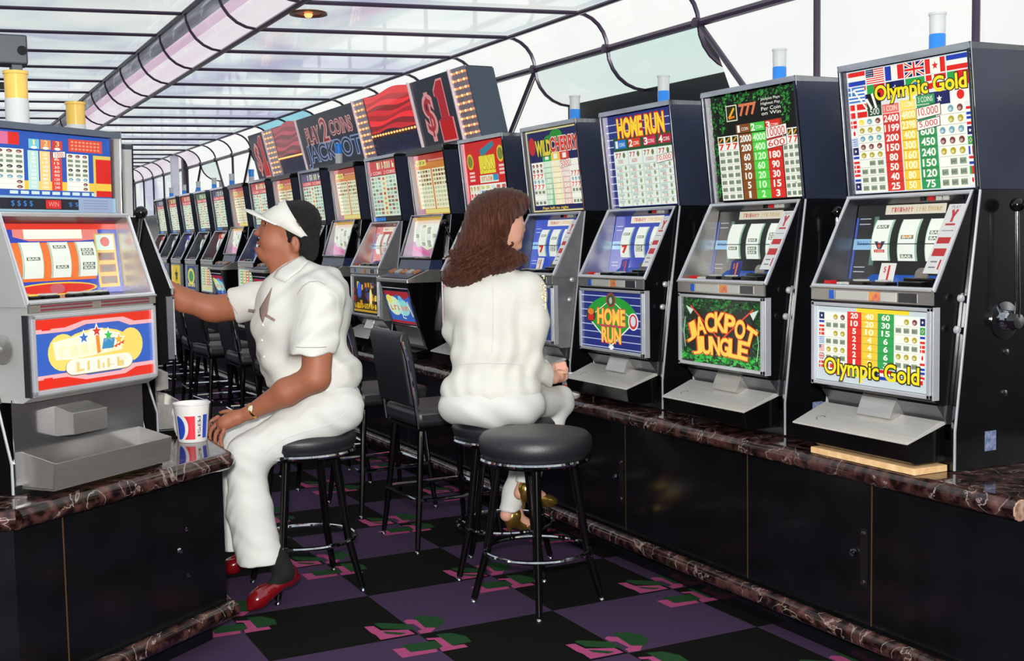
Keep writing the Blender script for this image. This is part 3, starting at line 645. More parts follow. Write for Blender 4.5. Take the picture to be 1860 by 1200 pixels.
def art_red_top():
    a = Art(.54, .44); a.rect(0, 0, 100, 100, (206, 28, 26), 0)
    a.poly([(42, 12), (74, 2), (78, 8), (45, 22)], (40, 130, 150), 2); a.rect(38, 20, 76, 44, (232, 216, 50), 2); a.text('JUNK', 41, 21, 74, 43, (240, 226, 70), 3, bold=.05, out=(150, 110, 30))
    a.rect(36, 46, 80, 56, (222, 232, 210), 2); a.scrib(40, 48, 66, 54, (220, 130, 60), 3, 5); a.rect(68, 46, 80, 54, (50, 150, 190), 3)
    for cx, cy in ((16, 26), (90, 20)): a.ell(cx, cy, 8, 11, (220, 190, 50), 2); a.ell(cx, cy, 6, 8, (120, 130, 40), 3)
    for k in range(3): a.rect(11, 40+k*5, 24, 43+k*5, (238, 200, 190), 2); a.rect(84, 34+k*5, 98, 37+k*5, (238, 200, 190), 2)
    symb(a, 8, 32, 58, 98, [OL, RD, BR, CY]); a.rect(33, 58, 98, 98, WH, 3); a.grid(34, 59, 97, 98, 5, 6, lambda i, j: random.choice([(206, 90, 80), (90, 140, 200), (206, 214, 120), (214, 226, 214)]), 4, .66)
    return a
def art_pay_top(k, warm=False):
    r = random.Random(k*7+1); a = Art(.54, .44)
    hd = [(150, 40, 30), (200, 36, 36), (40, 90, 60), (60, 40, 100), (170, 90, 30), (40, 70, 140)][k % 6]
    if warm:
        a.rect(0, 0, 100, 100, (206, 150, 70), 0); a.rect(0, 0, 100, 13, (176, 44, 24), 1); a.rect(0, 13, 100, 26, (206, 130, 40), 1); a.rect(5, 8, 36, 18, (232, 216, 90), 2); a.scrib(8, 10, 33, 16, (120, 110, 40), 3, 6)
        a.rect(44, 9, 94, 12, (220, 140, 120), 2)
        a.rect(5, 24, 47, 90, (238, 236, 196), 2); a.rect(51, 24, 96, 90, (238, 236, 196), 2)
        for x in (7, 53):
            for j in range(9):
                for i in range(5): 
                    c = r.choice([(110, 70, 40), (170, 180, 140), (150, 110, 70)]) if j < 4 else r.choice([(180, 196, 160), (206, 206, 170)])
                    a.rect(x+i*8, 26+j*7, x+6+i*8, 30+j*7, c, 3)
        a.rect(48, 20, 50, 92, (214, 110, 60), 3); a.rect(16, 91, 88, 98, (232, 220, 130), 2); a.rect(1, 90, 14, 99, (160, 70, 110), 2)
    else:
        a.rect(0, 0, 100, 100, (40, 30, 26), 0); a.rect(2, 2, 98, 24, hd, 1); a.scrib(30, 4, 92, 15, (226, 236, 190), 2, 6+k % 3)
        a.rect(4, 17, 96, 25, (206, 40, 40), 2); a.text('1 COIN', 8, 18.5, 44, 23.5, WH, 3); a.text('2 COINS', 54, 18.5, 92, 23.5, WH, 3)
        a.rect(4, 26, 96, 92, (216, 234, 214), 2)
        for j in range(10):
            for i in range(3):
                for x in (6, 58): a.rect(x+i*12, 28+j*6.3, x+9+i*12, 32+j*6.3, r.choice([(120, 130, 90), (150, 190, 170), (180, 200, 180), (170, 90, 70)]), 3)
        a.rect(43, 26, 56, 92, (226, 232, 180), 3)
        for j in range(8): a.ell(49.5, 31+j*8, 4, 2.4, (206, 70, 50) if j % 3 == 0 else (220, 150, 110), 4, 10)
        a.rect(0, 94, 40, 100, (40, 120, 200), 2)
    return a
def art_generic_belly(k):
    r = random.Random(k+50); a = Art(.54, .27)
    if k == 7:
        a.rect(0, 0, 100, 100, (20, 16, 10), 0)
        for i in range(40): a.rect(*(lambda x, y, w, h: (x, y, x+w, y+h))(r.uniform(3, 88), r.uniform(6, 70), r.uniform(3, 9), r.uniform(6, 20)), r.choice([(150, 40, 20), (200, 140, 30), (40, 70, 160), (90, 40, 16), (230, 200, 80)]), 1+i % 3)
        a.ell(28, 36, 8, 22, (50, 90, 210), 5); a.ell(72, 54, 5, 22, (244, 236, 150), 5); a.scrib(8, 72, 94, 86, (226, 186, 40), 6, 11); a.rect(6, 89, 95, 95, (190, 150, 40), 6)
    elif k in (15,):
        a.rect(0, 0, 100, 100, (226, 190, 30), 0); a.star(50, 46, 40, (40, 30, 16), 2); a.rect(20, 84, 80, 92, (60, 50, 20), 2)
    elif k in (13, 9, 11):
        a.rect(0, 0, 100, 100, (206, 216, 196), 0)
        for x, c in ((6, (90, 170, 90)), (28, (230, 180, 50)), (50, (214, 70, 50)), (72, (90, 170, 90))): a.rect(x, 6, x+18, 74, c, 1); a.grid(x, 8, x+18, 72, 1, 6, (240, 240, 220), 2, .6)
        a.scrib(8, 78, 92, 93, (226, 206, 40), 3, 9)
    elif k == 5:
        a.rect(0, 0, 100, 100, (206, 40, 34), 0)
        for i in range(9): a.rect(0, 6+i*9, 30, 8+i*9, (234, 200, 190), 1)
        a.ell(30, 84, 12, 10, (230, 160, 60), 2)
    else:
        a.rect(0, 0, 100, 100, (36, 60, 120), 0); a.ell(50, 45, 34, 36, (230, 214, 90), 1); a.ell(50, 45, 22, 24, (60, 150, 90), 2); a.scrib(16, 74, 86, 90, (240, 230, 120), 3, 6)
    return a
def art_b_belly(k):
    a = Art(.42, .27); a.rect(0, 0, 100, 100, (60, 100, 190), 0)
    a.poly([(0, 0), (100, 0), (100, 12), (80, 24), (50, 10), (20, 24), (0, 12)], (170, 40, 50), 1); a.poly([(0, 92), (100, 92), (100, 100), (0, 100)], (170, 40, 50), 1)
    a.ell(28, 46, 26, 30, (216, 240, 200), 2); a.ell(62, 50, 26, 26, (150, 220, 220), 2); a.ell(14, 26, 12, 14, (240, 230, 110), 3); a.ell(60, 22, 8, 9, (110, 190, 230), 4)
    a.scrib(10, 44, 84, 60, (224, 120, 80), 5, 5); a.line(56, 50, 52, 82, 3, (232, 240, 230), 6); a.line(52, 82, 64, 84, 3, (232, 240, 230), 6); a.line(86, 30, 94, 76, 5, (240, 232, 140), 4)
    return a
def art_reel(kind, sd):
    r = random.Random(sd); a = Art(.085, .2); a.rect(0, 0, 100, 100, (226, 232, 222), 0)
    a.f = []; a.v = []; a.c = []
    for k in range(10): a.rect(0, k*10, 100, k*10+10, (228, 234, 224), 0)
    def bar(y, n):
        for j in range(n):
            a.rect(14, y+j*11, 86, y+j*11+9, (96, 110, 96), 1); a.text('BAR', 22, y+j*11+1.5, 78, y+j*11+7.5, (220, 226, 210), 2, bold=.03)
    def sev(y): a.text('7', 26, y, 74, y+22, (206, 40, 36), 2, bold=.06)
    def cup(y): a.poly([(18, y), (40, y), (50, y+12), (60, y), (84, y), (62, y+18), (40, y+18)], (50, 60, 90), 2); a.ell(50, y+9, 10, 7, (206, 80, 50), 3, 10); a.rect(18, y+19, 82, y+26, (186, 40, 36), 2); a.text('2400', 24, y+20, 76, y+25, (240, 200, 190), 3)
    s = [(lambda: (cup(54), bar(14, 1))), (lambda: (bar(40, 1), bar(84, 1), a.rect(20, 41, 80, 45, (220, 150, 60), 3))), (lambda: (bar(30, 1), bar(43, 1), a.poly([(24, 92), (50, 80), (84, 86), (84, 96), (24, 98)], (160, 60, 60), 2)))]
    t = [(lambda: bar(66, 1)), (lambda: (bar(44, 1), bar(66, 2))), (lambda: (bar(28, 2), bar(84, 1)))]
    h = [(lambda: (sev(62), bar(20, 1))), (lambda: (bar(30, 1), bar(60, 2))), (lambda: (bar(50, 3),))]
    l1 = [(lambda: bar(42, 1)), (lambda: (bar(66, 1), bar(10, 1))), (lambda: (bar(20, 2), bar(60, 2)))]
    {'og': s, 'jj': t, 'hr': h, 'l1': l1}[kind][sd % 3]()
    return a
def art_reelpanel(kind):
    a = Art(.55, .27)
    bg = {'og': (14, 14, 14), 'jj': (14, 14, 14), 'hr': (36, 58, 170), 'ch': (40, 74, 190), 'rd': (190, 60, 50), 'gr': (30, 70, 60), 'l1': (40, 66, 176), 'b': (224, 226, 196)}[kind]
    a.rect(0, 0, 100, 100, bg, 0)
    if kind == 'l1':
        a.rect(0, 0, 100, 8, (220, 50, 30), 1); a.poly([(16, 8), (84, 8), (84, 22), (68, 24), (28, 24), (16, 18)], (226, 130, 120), 1); a.rect(24, 8, 70, 21, (244, 242, 224), 3)
        a.rect(14, 26, 78, 79, (230, 110, 40), 2); a.rect(2, 16, 12, 88, (226, 190, 90), 2); a.rect(3.5, 18, 10.5, 86, (216, 226, 220), 3)
        a.rect(80, 14, 98, 92, (206, 180, 90), 2); a.rect(81.5, 16, 96.5, 38, (206, 230, 214), 3); a.ell(89, 26, 4, 7, (190, 50, 50), 4)
        for k in range(3): a.rect(82, 42+k*17, 96, 53+k*17, (120, 40, 20), 3); a.rect(84, 44+k*17, 94, 51+k*17, (60, 24, 12), 4)
        a.ell(45, 90, 33, 9, (226, 190, 60), 2); a.ell(45, 90, 31, 7, (214, 40, 30), 3); a.ell(45, 90, 6, 7, (190, 90, 100), 4)
        for k in range(12): a.text(['W','I','N','S',' ','P','A','Y',' ','A','L','L'][k], 5.5, 20+k*5.3, 8.5, 24+k*5.3, (206, 120, 110), 4) if False else a.rect(5, 20+k*5.3, 9, 22.6+k*5.3, (206, 160, 150), 4)
        return a
    if kind == 'b':
        a.rect(0, 0, 100, 10, (206, 160, 50), 1); a.rect(4, 8, 90, 22, (236, 210, 190), 1); a.poly([(0, 60), (50, 84), (100, 66), (100, 100), (0, 100)], (190, 120, 160), 1); a.line(0, 78, 60, 96, 8, (206, 90, 150), 2)
        return a
    a.rect(26, 1, 76, 13, (232, 226, 206), 4); a.scrib(31, 4, 50, 10, (206, 100, 90), 5, 8); a.scrib(52, 4, 73, 10, (214, 180, 120), 5, 9)
    a.rect(1, 16, 3, 96, (60, 90, 190), 2)
    for y in (17, 24, 80, 86): a.rect(4, y, 14, y+1.2, (190, 200, 210), 2)
    a.rect(1, 44, 17, 58, (150, 200, 236), 3); a.scrib(4, 47, 15, 52, (70, 130, 200), 4, 6)
    a.rect(17, 15, 21, 78, (90, 130, 110) if kind in ('og', 'jj') else bg, 1)
    a.rect(16, 47.6, 99, 48.4, (20, 20, 20), 12)
    return a
def art_sticker():
    a = Art(.07, .26); a.rect(0, 0, 100, 100, (222, 224, 222), 0); a.line(36, 8, 52, 18, 4, (190, 60, 70), 1); a.line(66, 8, 50, 18, 4, (190, 60, 70), 1); a.line(50, 18, 50, 26, 4, (190, 60, 70), 1)
    a.text('PLAY', 24, 2, 76, 6, (120, 120, 130), 1); a.rect(22, 28, 80, 31, (190, 60, 60), 1); a.rect(14, 38, 86, 39, (120, 120, 130), 1)
    a.rect(12, 48, 88, 57, (190, 34, 40), 1); a.rect(12, 64, 88, 75, (190, 34, 40), 1); a.rect(20, 82, 60, 84, (120, 120, 130), 1); a.rect(20, 90, 60, 92, (120, 120, 130), 1); a.rect(74, 80, 84, 94, (190, 34, 60), 1)
    return a
def art_seven(bg=(236, 236, 230), fg=(206, 40, 36)):
    a = Art(.05, .05); a.rect(0, 0, 100, 100, bg, 0); a.text('$', 24, 16, 42, 50, fg, 1); a.text('1', 50, 14, 68, 88, fg, 1, bold=.03); return a
def art_l1_top():
    a = Art(.52, .25); B0 = (36, 84, 176); a.rect(0, 0, 100, 100, B0, 0)
    a.rect(2, 3, 24, 22, (216, 110, 150), 2); a.rect(16, 3, 24, 22, (220, 36, 26), 3); a.rect(62, 6, 90, 26, (220, 70, 50), 2)
    for i in range(24): a.rect(64+(i % 8)*3.1, 9+(i//8)*5.6, 66+(i % 8)*3.1, 12+(i//8)*5.6, (232, 150, 120), 3)
    for x, c, t in ((31, (120, 196, 214), '1'), (40, (224, 140, 90), '2'), (49, (206, 60, 56), '3')): a.rect(x, 11, x+8, 26, c, 2); a.text(t, x+2.5, 12, x+5.5, 20, (230, 230, 160), 3); a.ell(x+4, 24, 2.4, 2.4, WH, 3, 10)
    a.rect(0, 76, 100, 90, (238, 196, 70), 1)
    for x, c in ((30, (186, 222, 216)), (39, (244, 206, 130)), (48, (222, 66, 46))):
        a.rect(x, 29, x+8, 90, c, 3)
        for k in range(9): a.text(str([1, 2, 5, 10, 20, 30, 40, 50, 80][k]*(1+int((x-30)/9))), x+2, 32+k*6.4, x+6, 36+k*6.4, (246, 246, 236), 4)
    symb(a, 6, 27, 28, 90, [BR, 'bar', 'bar', (40, 40, 40), 'bar', CY, ['', '', BR], ['', '', BR]]); symb(a, 60, 78, 30, 90, [BR, 'bar', 'bar', (40, 40, 40), 'bar', CY, ['', '', BR], ['', '', BR]])
    plate(a, '1000', 48.5, 28, 59, 38); 
    for x0, x1 in ((0, 4), (82, 97)): a.rect(x0, 30, x1, 98, (220, 196, 90), 3)
    a.rect(0, 36, 2.5, 98, (206, 40, 70), 4); a.rect(84, 36, 97, 76, (214, 30, 24), 4); a.rect(84, 88, 97, 98, (214, 30, 24), 4); a.rect(84, 76, 97, 88, (238, 196, 70), 4)
    for k in range(9): a.rect(16+k*8, 92, 22+k*8, 97, (206, 226, 226), 3)
    a.rect(97, 0, 100, 100, (70, 50, 50), 5)
    return a
def art_l1_strip():
    a = Art(.52, .05); a.rect(0, 0, 100, 100, (150, 186, 206), 0); a.rect(8, 14, 70, 86, (24, 22, 40), 1)
    a.text('$ $ $ $', 16, 30, 32, 70, (50, 130, 206), 2); a.rect(42, 22, 54, 80, (206, 40, 36), 2); a.text('WIN', 44, 34, 52, 66, (240, 150, 140), 3); a.text('$ $', 60, 34, 68, 66, (50, 120, 190), 2)
    a.rect(68, 4, 97, 96, (150, 166, 196), 3)
    for k in range(4): a.rect(72, 18+k*18, 93, 22+k*18, (120, 134, 160), 4)
    return a
def art_l1_belly():
    a = Art(.52, .25); a.rect(0, 0, 100, 100, (52, 96, 190), 0)
    for s, y in ((1, 0), (-1, 100)):
        Y = lambda v: y+s*v
        a.poly([(0, Y(0)), (100, Y(0)), (100, Y(14)), (84, Y(14)), (74, Y(6)), (40, Y(6)), (24, Y(14)), (0, Y(14))], (224, 46, 28), 1)
        a.poly([(0, Y(14)), (24, Y(14)), (40, Y(6)), (74, Y(6)), (84, Y(14)), (100, Y(14)), (100, Y(20)), (80, Y(20)), (70, Y(12)), (42, Y(12)), (28, Y(20)), (0, Y(20))], (236, 176, 180), 1)
        a.rect(6, Y(4), 13, Y(16), (232, 40, 24), 2)
    for cx, cy, rx, ry in ((22, 50, 12, 27), (80, 50, 11, 26), (50, 46, 30, 26)): a.ell(cx, cy, rx, ry, (244, 218, 110), 3)
    a.rect(16, 36, 84, 60, (244, 218, 110), 3)
    a.poly([(14, 34), (34, 28), (50, 20), (70, 30), (72, 56), (30, 62), (16, 60)], (244, 240, 212), 4)
    a.scrib(18, 42, 70, 57, (246, 236, 190), 5, 6)
    for x, y, c in ((39, 32, (50, 110, 190)), (50, 24, (214, 60, 40)), (60, 32, (60, 190, 80)), (69, 40, (236, 180, 60))): a.star(x, y, 13, (246, 246, 240), 7); a.star(x, y, 8.5, c, 8)
    a.poly([(49, 30), (52, 30), (53, 56), (50, 58)], (236, 140, 50), 7); a.poly([(56, 36), (66, 36), (64, 52), (54, 52)], (60, 140, 190), 7)
    for k in range(3): a.poly([(64+k*3, 50-k*2), (68+k*3, 46-k*2), (67+k*3, 52-k*2)], (224, 80, 40), 8)
    a.ell(30, 74, 7, 12, (120, 110, 60), 9); a.ell(74, 74, 7, 12, (120, 110, 60), 9); a.rect(30, 62, 74, 86.2, (120, 110, 60), 9)
    a.ell(30, 73.4, 6.6, 11.4, (246, 244, 226), 10); a.ell(74, 73.4, 6.6, 11.4, (246, 244, 226), 10); a.rect(30, 62, 74, 84.8, (246, 244, 226), 10)
    a.scrib(31, 67, 74, 81, (232, 206, 130), 11, 5)
    return a
_am = {}
def artmesh(key, fn, m=None):
    if key not in _am: _am[key] = fn().mesh(key, m)
    return _am[key]
# ================================================================== SLOT MACHINES
_pm = {}
def shared(key, parent, name, make, mats, smooth=False, bevel=0):
    if key not in _pm:
        _pm[key] = make().mesh(name, mats, smooth)
    return link(name, _pm[key], parent, bevel)
PM = dict(k='M', zb0=.235, zb1=.533, zd=.585, zr=.905, yr=.085, yc=.10, yt=.05, zt=1.37, D=.48, side=sidelam, lean=[(0, 0), (0, .13), (.03, .378), (.057, .589), (.10, .905)])
PL = dict(k='L', zb0=.31, zb1=.565, zd=.60, zr=.885, yr=.02, yc=.06, yt=.055, zt=1.17, D=.44, side=sidegrey, lean=[(0, 0), (0, .10), (.065, .35), (.12, .57), (.15, .885)])
def line_pt(a, b, t): return (a[0]+(b[0]-a[0])*t, a[1]+(b[1]-a[1])*t)
steelside = mat('scuffed_steel_side', (150, 150, 152), .4, .35, noise=(104, 106, 112), nscale=5, bump=.1, bscale=40)
polished = mat('polished_steel_sheet', (225, 226, 230), .13, .95)
def machine(loc, rz, label, P, top, belly, rkind, group=None, chrome_cheek=False, candle=(blue_lens, clear_pl, .028, .15), seven=None, strip_art=None, detail=True, near=True, doorblack=False, sideS=False):
    K = P['k']; W = .30
    root = tag(empty('slot_machine', loc, rz), label, 'slot machine', group)
    L = P['lean']; D = P['D']; yc, zr, zd, zb0, zb1, yr, yt, zt = [P[q] for q in ('yc', 'zr', 'zd', 'zb0', 'zb1', 'yr', 'yt', 'zt')]
    YS = -.08
    def f_body():
        mb = MB()
        for s in (-1, 1):
            x0, x1 = (s*W, s*(W-.018)) if s < 0 else (W-.018, W)
            mb.prism(L+[(D, zr), (D, 0)], min(x0, x1), max(x0, x1), 0 if K == 'M' else 0)
        mb.box(-W+.018, W-.018, .14, D, .02, zr-.002, 1); mb.box(-W+.018, W-.018, .0, .14, 0, .10, 1)
        return mb
    shared(K+'body', root, 'cabinet_body', f_body, [black if K == 'M' else (blackpaint), blackpaint])
    for s in (-1, 1): shared(K+'trim%d' % s, root, 'edge_trim', lambda: MB().tube([(s*(W+.001), y-.002, z+(.004 if z == 0 else 0)) for y, z in L], .0045, 6), alu, True)
    if K == 'L' and not doorblack: shared('Lesc', root, 'side_escutcheon', lambda: MB().lathe([(.046, 0), (.046, -.005), (.03, -.009), (.012, -.012), (.010, -.02), (.001, -.021)], (-W-.0, .015, .46), 28, axis='x'), steel, True)
    # door block with side cheeks
    def f_door():
        mb = MB(); pr = [(YS, zb0), (YS, zb1+.002), (YS+.006, zd)]
        mb.prism([(.13, zb0-.02), (-.04, zb0-.02), (YS, zb0), (YS, zd), (.12, zd)], -W+.02, W-.02)
        for s in (-1, 1):
            x0, x1 = (-W+.012, -W+.022) if s < 0 else (W-.022, W-.012)
            mb.prism([(YS+.002, zd-.01), (yr, zr), (D*.4, zr), (D*.4, zd-.01)], x0, x1)
        return mb
    dm = steelside if sideS else (black if K == 'M' or doorblack else sidegrey)
    door = shared(K+'door%d%d' % (doorblack, sideS), root, 'door', f_door, dm)
    # reel window: chrome frame, recess panel, header, reels
    A = (YS, zd+.004); B = (yr, zr-.006)
    def f_frame():
        mb = MB(); x = W-.018
        mb.tube([(-x, *A), (x, *A), (x, *B), (-x, *B)], .0085, 8, True); return mb
    fr = shared(K+'frame', root, 'reel_frame', f_frame, alu, True)
    pi0, pi1 = (.075 if K == 'M' else .05, zd+.012), (.125 if K == 'M' else .075, zr-.035)
    pw, ph = .55, math.hypot(pi1[0]-pi0[0], pi1[1]-pi0[1])
    def cheek(s): return lambda: MB().prism([(A[0]+.004, A[1]), (B[0]+.002, B[1]), (pi1[0], pi1[1]+.03), (pi0[0], pi0[1]-.012)], *( (-W+.022, -W+.026) if s < 0 else (W-.026, W-.022)))
    for s in (-1, 1): shared(K+'ck%d%d' % (s, chrome_cheek), root, 'side_reflector', cheek(s), steel if (K == 'L' or chrome_cheek) else darksteel)
    shared(K+'hdr', root, 'header_panel', lambda: MB().prism([(B[0]+.004, B[1]-.002), (pi1[0], pi1[1]), (pi1[0]+.01, pi1[1]+.02), (B[0]+.012, B[1])], -W+.026, W-.026), darksteel)
    if K == 'M' and detail:
        hp = None
        for k, (x, m_) in enumerate(((.06, blackpl), (.095, redpl), (.13, greybtn), (.16, greybtn), (.225, blackpl))):
            t = .45; y, z = line_pt((B[0]+.004, B[1]-.002), pi1, t)
            shared('hb%d' % k, root, 'service_button', lambda x=x, y=y, z=z: MB().box(x-.011, x+.011, y-.010, y-.002, z-.008, z+.006), m_, bevel=.001)
    ta = pi1[0]-pi0[0]; tb = pi1[1]-pi0[1]; un = np.array([ta, tb])/ph; nn = np.array([-un[1], un[0]])   # towards the player
    def pmap(x, y, l, W_=pw, H_=ph):
        q = np.array(pi0)+un*(1-y/100)*H_+nn*(l*.0004+.001); return ((x/100-.5)*W_, q[0], q[1])
    key = 'rp'+K+rkind
    if key not in _am: _am[key] = art_reelpanel(rkind).mesh('reel_panel_print', dimlit if rkind in ('og', 'jj') else lit, pmap)
    link('reel_glass', _am[key], root)
    if rkind != 'l1' and rkind != 'b' and detail:
        key = 'stk'+K
        if key not in _am: _am[key] = art_sticker().mesh('sticker', dimlit, lambda x, y, l: (lambda q: (.192+x/100*.07, q[0]-l*.0005, q[1]))(np.array(A)+(np.array(B)-np.array(A))*(.16+(1-y/100)*.72)+np.array([.016, 0])))
        link('instruction_card', _am[key], root)
    rx = (-.105, .02, .145) if rkind != 'l1' else (-.14, -.02, .10)
    rk = {'og': 'og', 'jj': 'jj', 'hr': 'hr', 'ch': 'hr', 'rd': 'jj', 'gr': 'jj', 'l1': 'l1', 'b': 'l1'}[rkind]
    for k, x in enumerate(rx):
        zc, th = (pi0[1]+pi1[1])/2+(.012 if K == 'M' else .0), (.50 if K == 'M' else .40)
        def rmap(u, v, l, x=x):
            R = .12+.0004*l; an = (.5-v/100)*2*th; y0 = (pi0[0]+pi1[0])/2-.02
            q = np.array([y0, zc])+un*math.sin(an)*R*1.25+nn*(math.cos(an)*R-.12*math.cos(th)); return (x+(u/100-.5)*.078, q[0], q[1])
        key = 'reel%s%s%d' % (K, rk, k)
        if key not in _am:
            a = art_reel(rk, k+{'og': 0, 'jj': 3, 'hr': 6, 'l1': 9}[rk]); _am[key] = a.mesh('reel', dimlit if False else lit, rmap)
        r_ = link('reel', _am[key], root)
        rim = 'rim%s%d%d' % (K, k, rkind == 'l1')
        for s in (-1, 1): shared(rim+str(s), r_, 'reel_rim', lambda x=x, s=s: MB().tube([(x+s*.041, p[1]+.003, p[2]) for p in [rmap(50, v, 0, x) for v in range(0, 101, 10)]], .003, 5), mat('green_tint_rim', (150, 190, 170), .3), True)
    if rkind not in ('l1', 'b') and detail: shared(K+'payline', root, 'payline', lambda: MB().tube([(-.2, .055, (pi0[1]+pi1[1])/2), (.25, .055, (pi0[1]+pi1[1])/2)], .0016, 5), blackpl)
    # deck and buttons
    deckm = mat('blue_deck', (36, 92, 190), .25)
    shared(K+'deck'+('b' if K == 'M' else 's'), root, 'button_deck', lambda: MB().prism([(YS, zd), (YS, zd+.006), (pi0[0], zd+.014), (pi0[0], zd-.004)], -W+.024, W-.024), steel)
    zz = zd+.008
    if K == 'M':
        shared('deckblue', root, 'deck_plate', lambda: MB().prism([(-.01, zz-.002), (.055, zz+.034), (.07, zz+.034), (.07, zz-.002)], -.13, .24), deckm)
        bl = [(-.235, redpl, .03, .014), (-.175, greybtn, .022, .010), (-.14, greybtn, .022, .010)]
        for k, (x, m_, w_, h_) in enumerate(bl): shared('db%d' % k, root, 'play_button', lambda x=x, w_=w_, h_=h_: MB().box(x-w_/2, x+w_/2, YS+.02, YS+.055, zz, zz+h_), m_, bevel=.003)
        for k, x in enumerate((-.075, .03)):
            b_ = shared('rb%d' % k, root, 'play_button', lambda x=x: MB().box(x-.036, x+.036, YS+.008, YS+.06, zz, zz+.015), blackpl, bevel=.004)
            shared('rbt%d' % k, b_, 'button_cap', lambda x=x: MB().box(x-.022, x+.022, YS+.014, YS+.05, zz+.015, zz+.021), greybtn, bevel=.002)
        cs = shared('coinslot', root, 'coin_entry', lambda: MB().box(.12, .22, YS+.006, YS+.05, zz, zz+.02).box(.10, .23, YS+.05, YS+.07, zz, zz+.03), blackpl, bevel=.004)
        shared('coindisc', cs, 'coin_guide', lambda: MB().lathe([(.001, 0), (.028, 0), (.028, .006), (.001, .006)], (.165, YS+.064, zz+.035), 20, axis='y'), steel, True)
        if seven:
            key = 'sev%d%d%d' % seven[0]
            if key not in _am: _am[key] = art_seven(*seven).mesh('seven_card', dimlit, lambda x, y, l: (.005+(x/100-.5)*.070, YS+.062+(1-y/100)*.02-l*.0006, zz+.008+(1-y/100)*.068))
            link('denomination_card', _am[key], root)
    else:
        for k, (x, m_) in enumerate(((-.24, yellow_lens), (-.17, greybtn), (-.06, greybtn), (.0, greybtn), (.06, greybtn))):
            b_ = shared('lb%d' % k, root, 'play_button', lambda x=x, k=k: MB().box(x-(.034 if k == 1 else .02), x+(.034 if k == 1 else .024), YS+.01, YS+.05, zz, zz+.014), blackpl, bevel=.004)
            shared('lbt%d' % k, b_, 'button_cap', lambda x=x, k=k: MB().box(x-(.026 if k == 1 else .015), x+(.026 if k == 1 else .019), YS+.014, YS+.046, zz+.014, zz+.02), m_, bevel=.002)
    # coin bar
    shared(K+'bar', root, 'coin_bar', lambda: MB().box(-W+.016, W-.016, YS-.008, YS, zb1+.006, zd-.002).tube([(-W+.016, YS-.01, zd-.001), (W-.016, YS-.01, zd-.001)], .005, 6), steel, bevel=.001)
    if detail and K == 'M':
        for k, (x0, x1, m_) in enumerate(((-.19, -.165, deckm), (-.155, .0, greybtn), (.005, .055, mat('coin_sticker', (206, 70, 90), .4, noise=(230, 210, 60), nscale=30)), (.06, .13, greybtn), (.14, .22, darksteel))):
            shared('cb%d' % k, root, 'coin_bar_plate', lambda x0=x0, x1=x1: MB().box(x0, x1, YS-.010, YS-.008, zb1+.012, zd-.01), m_)
    if K == 'L':
        for k in range(4): shared('vent%d' % k, root, 'vent_slot', lambda k=k: MB().box(-.24 if k % 2 else .02, -.02 if k % 2 else .25, YS-.0095, YS-.008, zb1+.011+.011*(k//2), zb1+.017+.011*(k//2)), mat('dark_red_slot', (120, 50, 66), .4))
    # belly door
    def f_bf():
        mb = MB(); x = W-.022; y = YS-.006
        for a, b in (((-x, zb0+.004), (-x+.014, zb1-.002)), ((x-.014, zb0+.004), (x, zb1-.002)), ((-x, zb0+.004), (x, zb0+.018)), ((-x, zb1-.014), (x, zb1-.002))): mb.box(a[0], b[0], y-.006, YS, a[1], b[1])
        return mb
    shared(K+'bf', root, 'belly_frame', f_bf, alu, bevel=.002)
    for s in (-1, 1): shared(K+'de%d' % s, root, 'door_edge_strip', lambda: MB().box(min(s*(W-.019), s*(W-.012)), max(s*(W-.019), s*(W-.012)), YS-.004, YS+.022, zb0, zb1), alu if K == 'M' else darksteel, bevel=.001)
    bw, bh = 2*W-.072, zb1-zb0-.036
    bme = _am.get(belly[0]+K)
    if bme is None:
        bme = belly[1]().mesh(belly[0], lit, lambda x, y, l: ((x/100-.5)*bw, YS-.001-l*.0003, zb0+.019+(1-y/100)*bh)); _am[belly[0]+K] = bme
    link('belly_glass', bme, root)
    # coin chute, apron, tray
    if K == 'M':
        shared('apron', root, 'apron', lambda: MB().prism([(-.05, zb0-.02), (.0, .15), (.02, .15), (.02, zb0-.02)], -W+.03, W-.03), darksteel)
        shared('chute', root, 'coin_chute', lambda: MB().prism([(-.045, zb0-.018), (-.075, .15), (-.01, .142), (0, zb0-.018)], -.07, .09), steel, bevel=.002)
        tr = shared('tray', root, 'coin_tray', lambda: MB().prism([(-.165, .098), (-.155, .04), (-.13, .028), (0, .028), (0, .15), (-.02, .155)], -W+.012, W-.04), blackpaint, bevel=.003)
        shared('traytop', tr, 'tray_top', lambda: MB().prism([(-.168, .097), (-.168, .102), (-.02, .162), (0, .158), (0, .15)], -W+.01, W-.038), mat('bright_tray_steel', (238, 236, 230), .28, .5, bump=.05, bscale=60, stretch=(1, 14, 14), noise=(224, 222, 217)), bevel=.001)
        shared('trayring', tr, 'tray_ring', lambda: MB().tube([(-.20+.018*math.cos(t), -.115+.013*math.sin(t), .122+.005*math.sin(t)) for t in np.linspace(.5, 4.6, 9)], .0022, 5), darksteel, True)
        if detail: shared('rating', root, 'rating_plate', lambda: MB().box(W, W+.002, .135, .185, .055, .12), mat('blue_rating_plate', (60, 84, 130), .35, noise=(150, 160, 190), nscale=60))
    else:
        shared('Lapron', root, 'apron', lambda: MB().box(-W+.01, W-.01, -.005, .0, .03, zb0-.01), polished)
        shared('Lchute', root, 'coin_chute', lambda: MB().prism([(-.004, zb0-.05), (-.085, zb0-.07), (-.085, .17), (-.004, .16)], -.12, .03), steel, bevel=.002)
